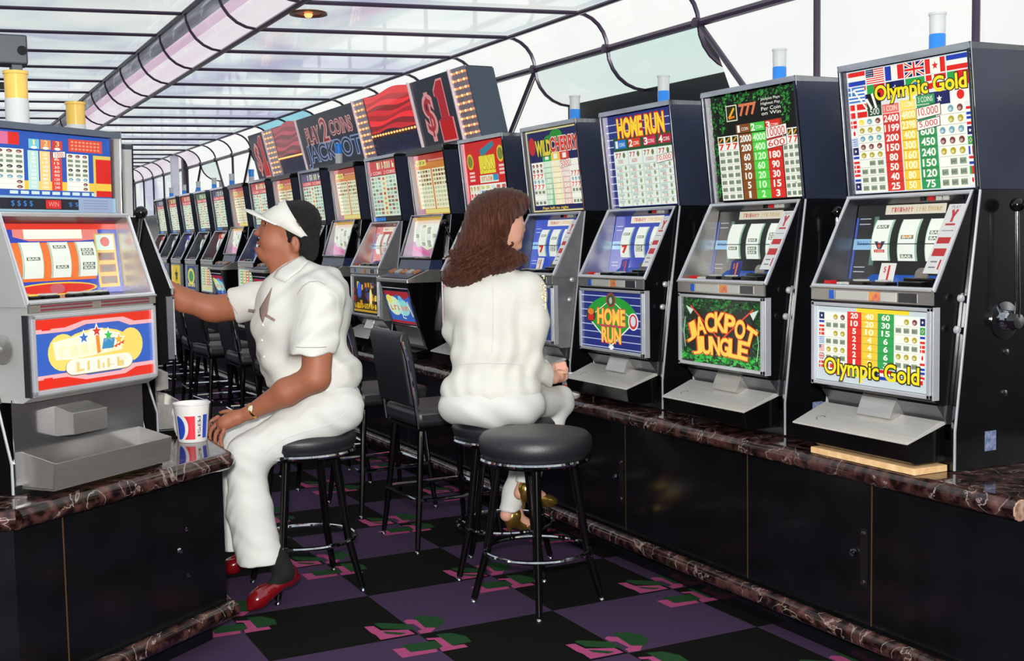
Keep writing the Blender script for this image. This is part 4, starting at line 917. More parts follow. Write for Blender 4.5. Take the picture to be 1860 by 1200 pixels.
        def f_tray():
            mb = MB(); y0, y1 = -.135, -.002; x0, x1 = -W+.035, W-.03
            mb.prism([(y0, .02), (y0-.012, .105), (y0-.006, .105), (y0+.006, .02)], x0, x1); mb.box(x0, x1, y0, y1, .018, .026)
            for xx in (x0, x1-.004): mb.prism([(y0, .02), (y0-.012, .105), (y1, .135), (y1, .02)], xx, xx+.004)
            return mb
        shared('Ltray', root, 'coin_tray', f_tray, steel, bevel=.001)
        shared('Lcoins', root, 'tray_liner', lambda: MB().box(-W+.05, W-.05, -.125, -.01, .03, .036), mat('scratched_copper_tone', (190, 150, 120), .3, .8, noise=(120, 100, 90), nscale=30))
        shared('Lplinth', root, 'plinth', lambda: MB().box(-W+.03, W-.03, -.1, .3, 0, .018), blackpaint)
    # top box
    z0 = zr+.002; fl0, fl1 = (yc, z0), (yt, zt)
    def f_tb():
        mb = MB()
        for s in (-1, 1):
            x0, x1 = (-W, -W+.02) if s < 0 else (W-.02, W)
            mb.prism([fl0, fl1, (D, zt), (D, z0)], x0, x1)
        mb.box(-W+.02, W-.02, D-.01, D, z0, zt-.012); return mb
    tb = shared(K+'tb', root, 'top_box', f_tb, P['side'])
    shared(K+'tbt', tb, 'top_panel', lambda: MB().prism([(yt-.006, zt-.022), (yt-.006, zt), (D, zt), (D, zt-.012)], -W, W), chrome if K == 'M' else mat('slate_grey_edge', (84, 94, 108), .4), bevel=.001)
    for s in (-1, 1): shared(K+'tbe%d' % s, tb, 'top_box_trim', lambda: MB().tube([(s*(W-.002), fl0[0]-.003, fl0[1]), (s*(W-.002), fl1[0]-.003, fl1[1])], .004, 6), chrome, True)
    shared(K+'tbl%d' % chrome_cheek, tb, 'side_reflector', lambda: MB().prism([(fl0[0]+.004, fl0[1]), (fl1[0]+.004, fl1[1]-.024), (fl1[0]+.05, fl1[1]-.024), (fl0[0]+.05, fl0[1])], -W+.02, -W+.023), mat('pale_lilac_reflector', (206, 200, 214), .25, .3) if chrome_cheek else darksteel)
    inz = z0+.006 if K == 'M' else z0+.052
    tw, th_ = 2*W-.046, zt-.024-inz
    d0 = .014 if K == 'M' else .012
    tme = _am.get(top[0]+K)
    if tme is None:
        def tmap(x, y, l):
            t = 1-y/100; yy = fl0[0]+(fl1[0]-fl0[0])*((inz-z0)+t*th_)/(zt-z0)
            return ((x/100-.5)*tw, yy+d0-l*.0004, inz+t*th_)
        tme = top[1]().mesh(top[0], lit, tmap); _am[top[0]+K] = tme
    link('top_glass', tme, root)
    if K == 'L':
        if 'l1s' not in _am: _am['l1s'] = art_l1_strip().mesh('win_strip', lit, lambda x, y, l: ((x/100-.5)*tw, fl0[0]+.008-l*.0005, z0+.002+(1-y/100)*.05))
        link('win_display', _am['l1s'], root)
    # tower lamp
    if candle: cd = shared('cand%s' % K+candle[0].name, root, 'tower_lamp', lambda: MB().lathe([(.001, 0), (candle[2], 0), (candle[2], candle[3]*.5), (candle[2]*.96, candle[3]*.52)], (0, .22, zt), 20), candle[0], True)
    if candle: shared('candt%s' % K, cd, 'lamp_lens', lambda: MB().lathe([(candle[2]*.96, candle[3]*.52), (candle[2]*.98, candle[3]*.94), (candle[2]*1.08, candle[3]*.95), (candle[2]*1.08, candle[3]), (.001, candle[3])], (0, .22, zt), 20), candle[1], True)
    if detail or near:
        # handle on the player's right
        hy, hz = (.215, .48) if K == 'M' else (.10, .50)
        kz = .84 if K == 'M' else .875; ky = .21 if K == 'M' else .02
        hb = shared(K+'hub', root, 'handle_hub', lambda: MB().lathe([(.062, 0), (.062, .006), (.034, .012), (.034, .03), (.028, .034), (.024, .06), (.001, .062)], (W, hy, hz), 28, axis='x'), chrome, True)
        hn = shared(K+'arm', root, 'handle', lambda: MB().tube([(W+.05, hy, hz), (W+.055, hy, hz+.05), (W+.05, ky, kz)], [.011, .009, .007], 10), chrome, True)
        shared(K+'knob', hn, 'handle_knob', lambda: MB().lathe([(.023*math.sin(t)+.0005, -.023*math.cos(t)) for t in np.linspace(0, math.pi, 14)], (W+.05, ky, kz+.015), 20), blackpl, True)
    if detail and K == 'M':
        for k, (y, z) in enumerate(((.0-.005, .56), (-.02, .46))):
            shared('rej%d' % k, root, 'reject_button', lambda y=y, z=z: MB().lathe([(.013, 0), (.012, .008), (.006, .012), (.001, .013)], (W, y+.02, z), 14, axis='x'), alu, True)
        for k, (y, z) in enumerate(((.22, .24), (.225, .375))): shared('lk%d' % k, root, 'cabinet_lock', lambda y=y, z=z: MB().lathe([(.012, 0), (.011, .006), (.001, .008)], (W, y, z), 14, axis='x'), chrome, True)
    return root
def machine_b(loc, rz, label, k, group=None):
    root = tag(empty('slot_machine', loc, rz), label, 'slot machine', group); W = .30
    # cabinet leaning back like its neighbours, with a protruding pedestal, button shelf and reel hood
    prof = [(0.02, 0), (.02, .2), (.06, .6), (.10, .93), (.48, .93), (.48, 0)]
    shared('Bbody', root, 'cabinet_body', lambda: MB().prism(prof, -W, W), black)
    for s in (-1, 1): shared('Btrim%d' % s, root, 'edge_trim', lambda: MB().tube([(s*(W+.001), y, z+(.004 if z == 0 else 0)) for y, z in prof[:4]], .0045, 6), chrome, True)
    x = .255; A, B = (-.03, .66), (.06, .93)
    shared('Bhood', root, 'reel_hood', lambda: MB().prism([A, (A[0], A[1]-.012), (.07, A[1]-.012), (.07, A[1])], -x, x).prism([A, B, (.12, .93), (.08, .66)], -x-.012, -x).prism([A, B, (.12, .93), (.08, .66)], x, x+.012), blackpaint)
    shared('Bframe', root, 'reel_frame', lambda: MB().tube([(-x-.006, *A), (x+.006, *A), (x+.006, *B), (-x-.006, *B)], .008, 8, True), chrome, True)
    shared('Brefl', root, 'side_reflector', lambda: MB().prism([(A[0]+.01, A[1]), (B[0]+.004, B[1]-.01), (.085, .92), (.06, .66)], -x, -x+.003), mat('pale_lilac_reflector'))
    key = 'rpB'
    if key not in _am: _am[key] = art_reelpanel('b').mesh('reel_panel_print', lit, lambda u, v, l: ((u/100-.5)*2*x, .052-l*.0005+(1-v/100)*.03, .665+(1-v/100)*.255))
    link('reel_glass', _am[key], root)
    for j, xx in enumerate((-.15, -.055, .04, .135)):
        key = 'reelB%d' % (j % 3)
        if key+str(j) not in _am: _am[key+str(j)] = art_reel('l1', 9+j % 3).mesh('reel', lit, lambda u, v, l, xx=xx: (xx+(u/100-.5)*.07, .075-(.035+l*.0005)*math.cos((.5-v/100)*2.4)+.01, .79+.095*math.sin((.5-v/100)*2.4)))
        link('reel', _am[key+str(j)], root)
    shared('Bband', root, 'display_band', lambda: MB().prism([(-.03, .645), (-.05, .585), (.05, .585), (.05, .645)], -x, x), mat('blue_grey_band', (50, 58, 92), .25), bevel=.002)
    sh = shared('Bshelf', root, 'button_shelf', lambda: MB().prism([(-.05, .585), (-.20, .525), (-.20, .505), (.03, .505), (.03, .585)], -W+.03, W-.03), steel, bevel=.002)
    shared('Bshelft', sh, 'shelf_plate', lambda: MB().prism([(-.06, .584), (-.185, .534), (-.185, .536), (-.06, .586)], -.24, .24), mat('blue_grey_plate', (70, 80, 110), .25))
    for j, xx in enumerate((-.2, -.1, 0, .1, .2)): shared('Bbtn%d' % j, sh, 'play_button', lambda xx=xx: MB().prism([(-.09, .574), (-.13, .558), (-.13, .572), (-.09, .588)], xx-.03, xx+.03), greybtn if j % 2 else mat('amber_button', (190, 120, 80), .3), bevel=.002)
    shared('Bped', root, 'pedestal', lambda: MB().prism([(-.19, .505), (-.06, .08), (.04, .08), (.04, .505)], -.235, .235), blackpaint, bevel=.002)
    q0, q1 = (-.19+.13*.06/.425, .445), (-.19+.13*.27/.425, .235)
    shared('Bbf', root, 'belly_frame', lambda: MB().tube([(-.225, q0[0]-.006, q0[1]+.02), (.225, q0[0]-.006, q0[1]+.02), (.215, q1[0]-.006, q1[1]-.012), (-.215, q1[0]-.006, q1[1]-.012)], .006, 8, True), chrome, True)
    key = 'bb%d' % (k % 2)
    if key not in _am: _am[key] = art_b_belly(k).mesh('belly_print', lit, lambda u, v, l: ((u/100-.5)*.42, q1[0]+(q0[0]-q1[0])*(1-v/100)-.004-l*.0004, q1[1]+(q0[1]-q1[1])*(1-v/100)))
    link('belly_glass', _am[key], root)
    shared('Blow', root, 'lower_panel', lambda: MB().prism([(q1[0]+.002, .215), (-.07, .1), (-.06, .1), (q1[0]+.02, .215)], -.2, .2), steel)
    shared('Btray', root, 'coin_tray', lambda: MB().prism([(-.15, .07), (-.14, .02), (.02, .02), (.02, .09)], -.26, .26), blackpaint, bevel=.004)
    z0, zt, yc, yt = .935, 1.37, .10, .05
    tb = shared('Btb', root, 'top_box', lambda: MB().prism([(yc, z0), (yt, zt), (.48, zt), (.48, z0)], -W, -W+.02).prism([(yc, z0), (yt, zt), (.48, zt), (.48, z0)], W-.02, W).box(-W+.02, W-.02, .47, .48, z0, zt), sidelam)
    shared('Btp', tb, 'top_panel', lambda: MB().prism([(yt-.008, zt-.04), (yt-.008, zt), (.48, zt), (.48, zt-.012)], -W, W), blackpaint, bevel=.001)
    shared('Btl', tb, 'side_reflector', lambda: MB().prism([(yc+.002, z0), (yt+.002, zt-.04), (yt+.06, zt-.04), (yc+.06, z0)], -W+.02, -W+.024), mat('pale_lilac_reflector'))
    for s in (-1, 1): shared('Bte%d' % s, tb, 'top_box_trim', lambda: MB().tube([(s*(W-.002), yc-.003, z0), (s*(W-.002), yt-.003, zt)], .004, 6), chrome, True)
    key = 'btop%d' % (k % 3)
    if key not in _am: _am[key] = art_pay_top(k, True).mesh('top_print', lit, lambda u, v, l: ((u/100-.5)*.55, yc+(yt-yc)*(1-v/100)+.035-l*.0004, z0+.004+(1-v/100)*.39))
    link('top_glass', _am[key], root)
    if k in (6, 10): pass
    cd = None if k in (6, 10) else shared('Bcd', root, 'tower_lamp', lambda: MB().lathe([(.001, 0), (.028, 0), (.028, .07), (.027, .075)], (0, .22, zt), 20), clear_pl, True)
    if cd: cd.location.y = -.185 if k == 8 else 0
    if cd: shared('Bcdl', cd, 'lamp_lens', lambda: MB().lathe([(.027, .075), (.028, .14), (.03, .142), (.03, .15), (.001, .15)], (0, .22, zt), 20), blue_lens, True)
    hb = shared('Bhub', root, 'handle_hub', lambda: MB().lathe([(.06, 0), (.06, .006), (.03, .012), (.024, .06), (.001, .062)], (W, .2, .5), 24, axis='x'), chrome, True)
    hn = shared('Barm', root, 'handle', lambda: MB().tube([(W+.05, .2, .5), (W+.055, .18, .56), (W+.03, .04, .86)], [.011, .009, .007], 10), chrome, True)
    shared('Bknob', hn, 'handle_knob', lambda: MB().lathe([(.023*math.sin(t)+.0005, -.023*math.cos(t)) for t in np.linspace(0, math.pi, 14)], (W+.03, .04, .875), 16), blackpl, True)
    return root
XB, ZC = 2.975, .7215
ords = ['first', 'second', 'third', 'fourth', 'fifth', 'sixth', 'seventh', 'eighth', 'ninth', 'tenth', 'eleventh', 'twelfth', 'thirteenth', 'fourteenth', 'fifteenth', 'sixteenth', 'seventeenth']
spec = {1: ('rows of flags on white glass, nearest on the right', ('ogt', art_olympic_top), ('ogb', art_olympic_belly), 'og', False, ((236, 236, 230), (206, 40, 36))),
 2: ('jungle-leaf glass and yellow lettering, second on the right', ('jjt', art_jungle_top), ('jjb', art_jungle_belly), 'jj', True, ((40, 50, 130), (236, 130, 50))),
 3: ('blue baseball-diamond belly glass and yellow title, third machine on the right', ('hrt', art_homerun_top), ('hrb', art_homerun_belly), 'hr', True, ((40, 60, 170), (230, 90, 60))),
 4: ('navy-bordered cherry top glass, just right of the seated woman', ('cht', art_cherry_top), ('g5', lambda: art_generic_belly(4)), 'ch', False, ((236, 236, 230), (206, 40, 36))),
 5: ('bright red top glass directly behind the seated woman', ('rdt', art_red_top), ('g5r', lambda: art_generic_belly(5)), 'rd', True, None)}
MY = [None]+[2.735+.30+(.8305)*i for i in range(17)]
for i in range(1, 18):
    loc = (XB, MY[i], ZC); rz = -math.pi/2
    if i in spec:
        s = spec[i]; m_ = machine(loc, rz, 'slot machine with '+s[0], PM, s[1], s[2], s[3], 'slot machines along the right counter', s[4], seven=s[5], sideS=(i == 4), **({'candle': None} if i == 5 else {}))
    elif i in (6, 8, 10, 12):
        lb = {6: 'shelf-fronted slot machine with cream and orange top glass left of the bright red one', 8: 'shelf-fronted slot machine with orange top glass just right of the white visor',
              10: 'shelf-fronted slot machine with orange top glass above the white visor brim', 12: 'shelf-fronted slot machine with cream glass farthest down the right row'}[i]
        m_ = machine_b(loc, rz, lb, i, 'slot machines along the right counter')
    else:
        lb = {7: 'slot machine with golden picture belly glass and steel-coloured side, behind the empty chair back', 9: 'slot machine with black-framed pay table directly behind the white visor wearer',
              11: 'slot machine with red stripe on its top glass, left of the white visor brim'}.get(i, '%s slot machine from the near end of the right row, small and far away' % ords[i-1])
        m_ = machine(loc, rz, lb, PM, ('pt%d' % (i % 4), lambda i=i: art_pay_top(i)), ('gb%d' % i, lambda i=i: art_generic_belly(i)), ['gr', 'rd', 'jj', 'hr'][i % 4] if i != 7 else 'rd', 'slot machines along the right counter', chrome_cheek=(i == 7), sideS=(i == 7), detail=(i < 10), **({'candle': None} if i in (7, 9, 11) else {}))
# shim under the nearest machine
tag(MB().box(2.826, 2.97, 2.76, 3.25, .7205, .742).build('wooden_shim', wood_, None, bevel=.002), 'bare wooden shim board wedged under the nearest slot machine on the marble', 'board')
# carousel machines on the left
o1 = C+u_*(-.56)-n_*.17; rz1 = math.atan2(.626, .78)
machine((o1[0], o1[1], .7215), rz1, 'slot machine with red, white and blue glass and stars at the left edge', PL, ('l1t', art_l1_top), ('l1b', art_l1_belly), 'l1', 'slot machines on the left carousel', candle=(clear_pl, yellow_lens, .038, .19))
machine((.865, 5.19, .7215), math.pi/2, 'slot machine seen edge-on with grey top box, played by the man in white', PL, ('l1t', art_l1_top), ('l1b', art_l1_belly), 'l1', 'slot machines on the left carousel', candle=(clear_pl, yellow_lens, .038, .19), doorblack=True)
# ================================================================== MARQUEE SIGN over the right-hand row
sg = tag(empty('marquee_sign', (3.12, 6.5, 2.105)), 'long dark illuminated jackpot sign with red drapes and amber bulbs above the right-hand row', 'sign')
slate = mat('slate_sign_face', (44, 50, 62), .22, spec=.6, noise=(36, 42, 54), nscale=2)
def lean(y, z, out=0.): return (-.24*z-out, y, z)      # local: x towards aisle is negative, top leans out
HS = .42
secs = [('bulb_panel', 0.0, .23), ('dollar_panel', .25, .89), ('drape_panel', .91, 1.77), ('bulb_column', 1.79, 2.0), ('coin_panel', 2.02, 3.46), ('drape_panel', 3.48, 4.21), ('bulb_column', 4.22, 4.5), ('dollar_panel', 4.54, 5.07)]
def slab(y0, y1, z0, z1, o0, o1):
    mb = MB(); a = [lean(y0, z0, o0), lean(y1, z0, o0), lean(y1, z1, o0), lean(y0, z1, o0), lean(y0, z0, o1), lean(y1, z0, o1), lean(y1, z1, o1), lean(y0, z1, o1)]
    mb._add(a, [(0, 1, 2, 3), (7, 6, 5, 4), (0, 4, 5, 1), (1, 5, 6, 2), (2, 6, 7, 3), (3, 7, 4, 0)]); return mb
slab(0, 5.07, 0, HS, -.17, 0).build('sign_box', slate, sg)
slab(-.012, .0, 0, HS*.98, -.17, .01).build('end_panel', mat('slate_end', (70, 84, 100), .3), sg)
def sart(name, A, y0, y1, m=None, off_=.006):
    link(name, A.mesh(name, m or dimlit, lambda x, y, l: lean(y1-(x/100)*(y1-y0), (1-y/100)*HS, off_+l*.0008)), sg)
def dollar():
    a = Art(.64, .42); a.rect(0, 0, 100, 100, (44, 50, 62), 0); P_ = (246, 170, 170)
    a.text('$', 22, 24, 46, 90, P_, 3, bold=.05); a.text('$', 24, 27, 44, 87, (190, 50, 60), 5, bold=.0)
    o = [(54, 20), (66, 6), (80, 6), (80, 62), (88, 64), (88, 98), (52, 98), (52, 66), (60, 62), (60, 30), (54, 30)]
    a.poly(o, P_, 3); cx, cy = 70, 55; i_ = [(cx+(x-cx)*.86, cy+(y-cy)*.94) for x, y in o]; a.poly(i_, (200, 40, 50), 5); a.rect(56, 68, 85.5, 95, (220, 26, 22), 6)
    return a
def drape(c1):
    a = Art(.8, .42); a.rect(0, 0, 100, 100, (16, 20, 48), 0); r = random.Random(5)
    base = [(i*5, 0) for i in range(21)]
    n = 9
    for b in range(n):
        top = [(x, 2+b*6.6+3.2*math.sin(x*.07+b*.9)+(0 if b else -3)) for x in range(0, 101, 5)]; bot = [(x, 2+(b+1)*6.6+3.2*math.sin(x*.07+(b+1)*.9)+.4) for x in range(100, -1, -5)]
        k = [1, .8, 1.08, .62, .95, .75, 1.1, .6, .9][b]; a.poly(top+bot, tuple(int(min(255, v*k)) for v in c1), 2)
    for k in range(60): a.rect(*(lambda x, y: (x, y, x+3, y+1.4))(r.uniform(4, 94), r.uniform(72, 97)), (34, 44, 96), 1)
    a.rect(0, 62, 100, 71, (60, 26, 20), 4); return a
def coins():
    a = Art(1.44, .42); a.rect(0, 0, 100, 100, (44, 50, 62), 0)
    a.text('PLAY', 12, 22, 36, 52, (236, 180, 176), 3, bold=.05); a.text('PLAY', 12, 22, 36, 52, (120, 30, 44), 5, bold=-.01)
    a.text('2', 41, 12, 52, 54, (236, 180, 176), 3, bold=.05); a.text('2', 41, 12, 52, 54, (170, 30, 40), 5, bold=-.01)
    a.text('COINS', 56, 20, 92, 46, (236, 180, 176), 3, bold=.05); a.text('COINS', 56, 20, 92, 46, (120, 30, 44), 5, bold=-.01)
    a.text('JACKPOT', 6, 56, 98, 97, (150, 170, 214), 3, bold=.06); a.text('JACKPOT', 6, 56, 98, 97, (34, 40, 58), 5, bold=.0)
    return a
bulb_me = MB().lathe([(.0005, 0), (.006, .002), (.0085, .007), (.006, .013), (.0005, .015)], seg=10).mesh('bulb', bulbm, True)
def bulbs(y0, y1, z0, z1, ny, nz):
    for i in range(ny):
        for j in range(nz):
            y = y0+(i+.5)*(y1-y0)/ny; z = z0+(j+.5)*(z1-z0)/nz; b = link('bulb', bulb_me, sg); b.location = lean(y, z, .012); b.rotation_euler = (0, -math.pi/2, 0)
mirr = mat('mirror_strip_backing', (196, 190, 204), .25, .55)
for n_i, (nm, y0, y1) in enumerate(secs):
    if 'bulb' in nm:
        slab(y0, y1, 0, HS, .002, .010).build(nm, mirr if n_i else mirr, sg); bulbs(y0, y1, .01, HS-.01, 3, 9)
    elif 'dollar' in nm: sart(nm, dollar(), y0, y1)
    elif 'drape' in nm:
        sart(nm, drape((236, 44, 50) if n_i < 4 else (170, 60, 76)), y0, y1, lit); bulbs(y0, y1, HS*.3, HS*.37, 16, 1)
    else: sart(nm, coins(), y0, y1)
for y in (.90, .24, 2.01, 3.47, 4.52): slab(y-.008, y+.008, 0, HS+.004, 0, .02).build('divider_strip', mat('pink_white_edge', (236, 214, 220), .3, emis=.3), sg)
# ================================================================== SEATING
def stool(x, y, rz, label, dz=0.):
    r = tag(empty('bar_stool', (x, y, 0), rz), label, 'stool', 'round black bar stools')
    MB().lathe([(.001, .58), (.19, .58), (.20, .59), (.20, .60), (.001, .60)], seg=40).build('seat_plate', blackpaint, r, True)
    MB().lathe([(.205, .594), (.226, .596), (.23, .604), (.226, .612), (.205, .613)], seg=40).build('seat_band', chrome, r, True)
    MB().lathe([(.001, .61), (.208, .612), (.226, .63), (.233, .66), (.230, .688-dz), (.214, .706-dz), (.16, .716-dz), (.001, .719-dz)], seg=48).build('cushion', vinyl, r, True)
    MB().tube([(.215*math.cos(t), .215*math.sin(t), .22) for t in np.linspace(0, 2*math.pi, 41)[:-1]], .0095, 8, True).build('foot_ring', chrome, r, True)
    for k in range(4):
        a = math.pi/4+k*math.pi/2; c, s_ = math.cos(a), math.sin(a)
        l = MB().tube([(.15*c, .15*s_, .60), (.205*c, .205*s_, .22), (.262*c, .262*s_, .02)], [.019, .0165, .0135], 10).build('leg', blackpaint, r, True)
        MB().lathe([(.001, 0), (.013, .0), (.012, .01), (.008, .014), (.010, .024), (.001, .026)], (.265*c, .265*s_, 0), 12).build('foot_glide', chrome, l, True)
    return r
stool(2.25, 4.25, math.radians(18), 'empty round black bar stool standing in front, nearest the camera')
stool(2.35, 4.74, math.radians(-33), 'round black bar stool the woman in white sits on', .018)
stool(1.48, 4.94, math.radians(1), 'round black bar stool the man in white sits on', .018)
def bar_chair(x, y, rz, label, first=None):
    if first is not None:
        r = first.copy(); col.objects.link(r); r.location = (x, y, 0); r.rotation_euler = (0, 0, rz); r['label'] = label
        for ch in list(first.children):
            c = ch.copy(); col.objects.link(c); c.parent = r
            for g in ch.children: d = g.copy(); col.objects.link(d); d.parent = c
        return r
    # faces local +x; back at -x
    r = tag(empty('bar_chair', (x, y, 0), rz), label, 'chair', 'black padded bar chairs along the right counter')
    MB().box(-.21, .21, -.215, .215, .60, .69).build('seat', vinyl, r, True, bevel=.028)
    MB().box(-.20, .20, -.205, .205, .585, .60).build('seat_frame', blackpaint, r)
    mb = MB(); n = 9; A = []; Bq = []
    prof = [(-.225, .70), (-.24, .72), (-.265, .90), (-.285, 1.03), (-.275, 1.065), (-.245, 1.06), (-.228, 1.02), (-.205, .90), (-.185, .72), (-.195, .70)]
    mb.prism([(a, b) for a, b in prof], -.205, .205, axis='y'); bk = mb.build('backrest', vinyl, r, True, bevel=.018)
    for s in (-1, 1): MB().tube([(-.20, s*.212, .60), (-.215, s*.214, .72), (-.25, s*.214, .93), (-.275, s*.212, 1.02)], .009, 8).build('back_rail', chrome, bk, True)
    for sx in (-1, 1):
        for sy in (-1, 1):
            l = MB().tube([(sx*.17, sy*.17, .59), (sx*.20, sy*.20, .25), (sx*.225, sy*.225, .02)], [.018, .016, .013], 8).build('leg', blackpaint, r, True)
            MB().lathe([(.001, 0), (.013, 0), (.012, .01), (.008, .014), (.01, .024), (.001, .026)], (sx*.227, sy*.227, 0), 12).build('foot_glide', chrome, l, True)
            if sy == -1: MB().tube([(sx*.176, -.186, .56), (sx*.198, -.214, .27)], .004, 6).build('leg_highlight_strip', chrome, l, True)
    q = .215
    MB().tube([(-q, -q+.03, .25), (-q+.03, -q, .25), (q-.03, -q, .25), (q, -q+.03, .25), (q, q-.03, .25), (q-.03, q, .25), (-q+.03, q, .25), (-q, q-.03, .25)], .0095, 8, True).build('foot_rest', chrome, r, True)
    return r
ch0 = bar_chair(2.33, 5.42, 0, 'black padded bar chair with chrome edge, between the man and the woman')
chl = ['black bar chair whose padded top shows just behind the chair between the two people', 'third empty black bar chair from the woman, mostly behind the seated man', 'fourth empty black bar chair from the woman, behind the seated man']
for k in range(9):
    lb = chl[k] if k < 3 else ('%s black bar chair seen below the outstretched arm of the man' % ['nearest', 'second', 'third', 'fourth', 'fifth', 'farthest'][k-3])
    bar_chair(2.33-(.06 if k % 3 == 1 else 0), 6.27+.845*k, math.radians([4, -3, 2, 0, 5, -4, 2, 0, -2][k]), lb, ch0)
# ================================================================== SMALL THINGS
def cup(loc, r0, r1, h, label, artf, spin=0):
    r = tag(empty('plastic_cup', loc, spin), label, 'cup')
    MB().lathe([(.001, 0), (r0-.002, 0), (r0, .004), (r1, h-.006), (r1+.004, h-.004), (r1+.004, h), (r1-.001, h), (r1-.003, h-.006), (r0-.004, .006), (.001, .006)], seg=40).build('cup_body', white_pl, r, True)
    a = artf()
    link('cup_print', a.mesh('cup_print', print_, lambda x, y, l: (lambda an, z, rr: (rr*math.sin(an), -rr*math.cos(an), z))(math.radians((x-50)*1.7), .008+(1-y/100)*(h-.02), r0+(r1-r0)*(.008+(1-y/100)*(h-.02))/h+.0012+l*.0003)), r)
def subdiv_rect(a, x0, y0, x1, y1, c, l, n=8):
    for k in range(n): a.rect(x0+(x1-x0)*k/n, y0, x0+(x1-x0)*(k+1)/n, y1, c, l)
def cupart():
    a = Art(.2, .13); Rr, Bb = (226, 44, 62), (36, 70, 180)
    be = lambda y: 17+18*math.sqrt(max(0, 1-((y-62)/37)**2)); re = lambda y: 24+18*math.sqrt(max(0, 1-((y-60)/40)**2))
    ys = list(np.linspace(26, 96, 18))
    for y0, y1 in zip(ys[:-1], ys[1:]):
        for f in range(3):
            a.poly([(17+(be(y0)-17)*f/3, y0), (17+(be(y0)-17)*(f+1)/3, y0), (17+(be(y1)-17)*(f+1)/3, y1), (17+(be(y1)-17)*f/3, y1)], Bb, 1)
            a.poly([(re(y0)+(56-re(y0))*f/3, y0), (re(y0)+(56-re(y0))*(f+1)/3, y0), (re(y1)+(56-re(y1))*(f+1)/3, y1), (re(y1)+(56-re(y1))*f/3, y1)], Rr, 1)
    subdiv_rect(a, 73, 24, 85, 94, Bb, 1, 3)
    for k, c in enumerate('PEPSI'): a.text(c, 60.5, 28+k*13, 69, 38+k*13, (70, 70, 80), 2, rot=math.pi/2)
    return a
cup((.972, 4.735, .7205), .056, .070, .152, 'white plastic coin cup with blue, white and red design on the carousel counter corner', cupart, math.radians(-11.6))
def cupart2():
    a = Art(.2, .1); subdiv_rect(a, 30, 45, 62, 70, (214, 40, 40), 1, 5); return a
cup((2.895, 5.07, .7205), .042, .055, .105, 'small white coin cup with red print beside the woman\'s hands', cupart2, math.radians(-60))
def bagm():
    mb = MB(); r = random.Random(2); n = 14; m_ = 10; vs = []
    for j in range(m_):
        for i in range(n):
            t = j/(m_-1); rr = (.055+.02*math.sin(t*3.1))*(1+.22*r.uniform(-1, 1)); an = 2*math.pi*i/n
            vs.append((rr*math.cos(an), rr*math.sin(an)*.8, t*.16))
    fs = [(j*n+i, j*n+(i+1) % n, (j+1)*n+(i+1) % n, (j+1)*n+i) for j in range(m_-1) for i in range(n)]+[tuple(range(n))[::-1], tuple(range((m_-1)*n, m_*n))]
    mb._add(vs, fs); return mb
bg = bagm().build('crumpled_bag', mat('translucent_bag', (214, 214, 210), .3, spec=.6), None, True); bg.location = (.96, 4.848, .7205); bg.scale = (.6, .52, .9)
s_ = bg.modifiers.new('s', 'SUBSURF'); s_.levels = 1; s_.render_levels = 2
tag(bg, 'crumpled whitish plastic bag behind the red, white and blue cup', 'bag')
sp = tag(empty('pole_speaker', (.33, 4.99, 0)), 'dark grey box speaker on a bracket above the left machine, at the top left edge', 'speaker')
sbx = MB().box(-.16, .12, -.06, .06, 2.19, 2.30).build('speaker_box', mat('grey_speaker_shell', (66, 74, 84), .45), sp, bevel=.006)
MB().lathe([(.001, 0), (.018, 0), (.018, .004), (.001, .004)], (.1, -.066, 2.24), 14, axis='y').build('knob', blackpl, sbx, True)
MB().box(.06, .10, -.05, .05, 2.10, 2.19).build('bracket', mat('grey_speaker_shell'), sp, bevel=.003)
MB().box(-.02, .10, -.012, .012, 2.10, 2.125).box(-.02, .01, -.015, .015, .7205, 2.19).build('pole', blackpaint, sp)
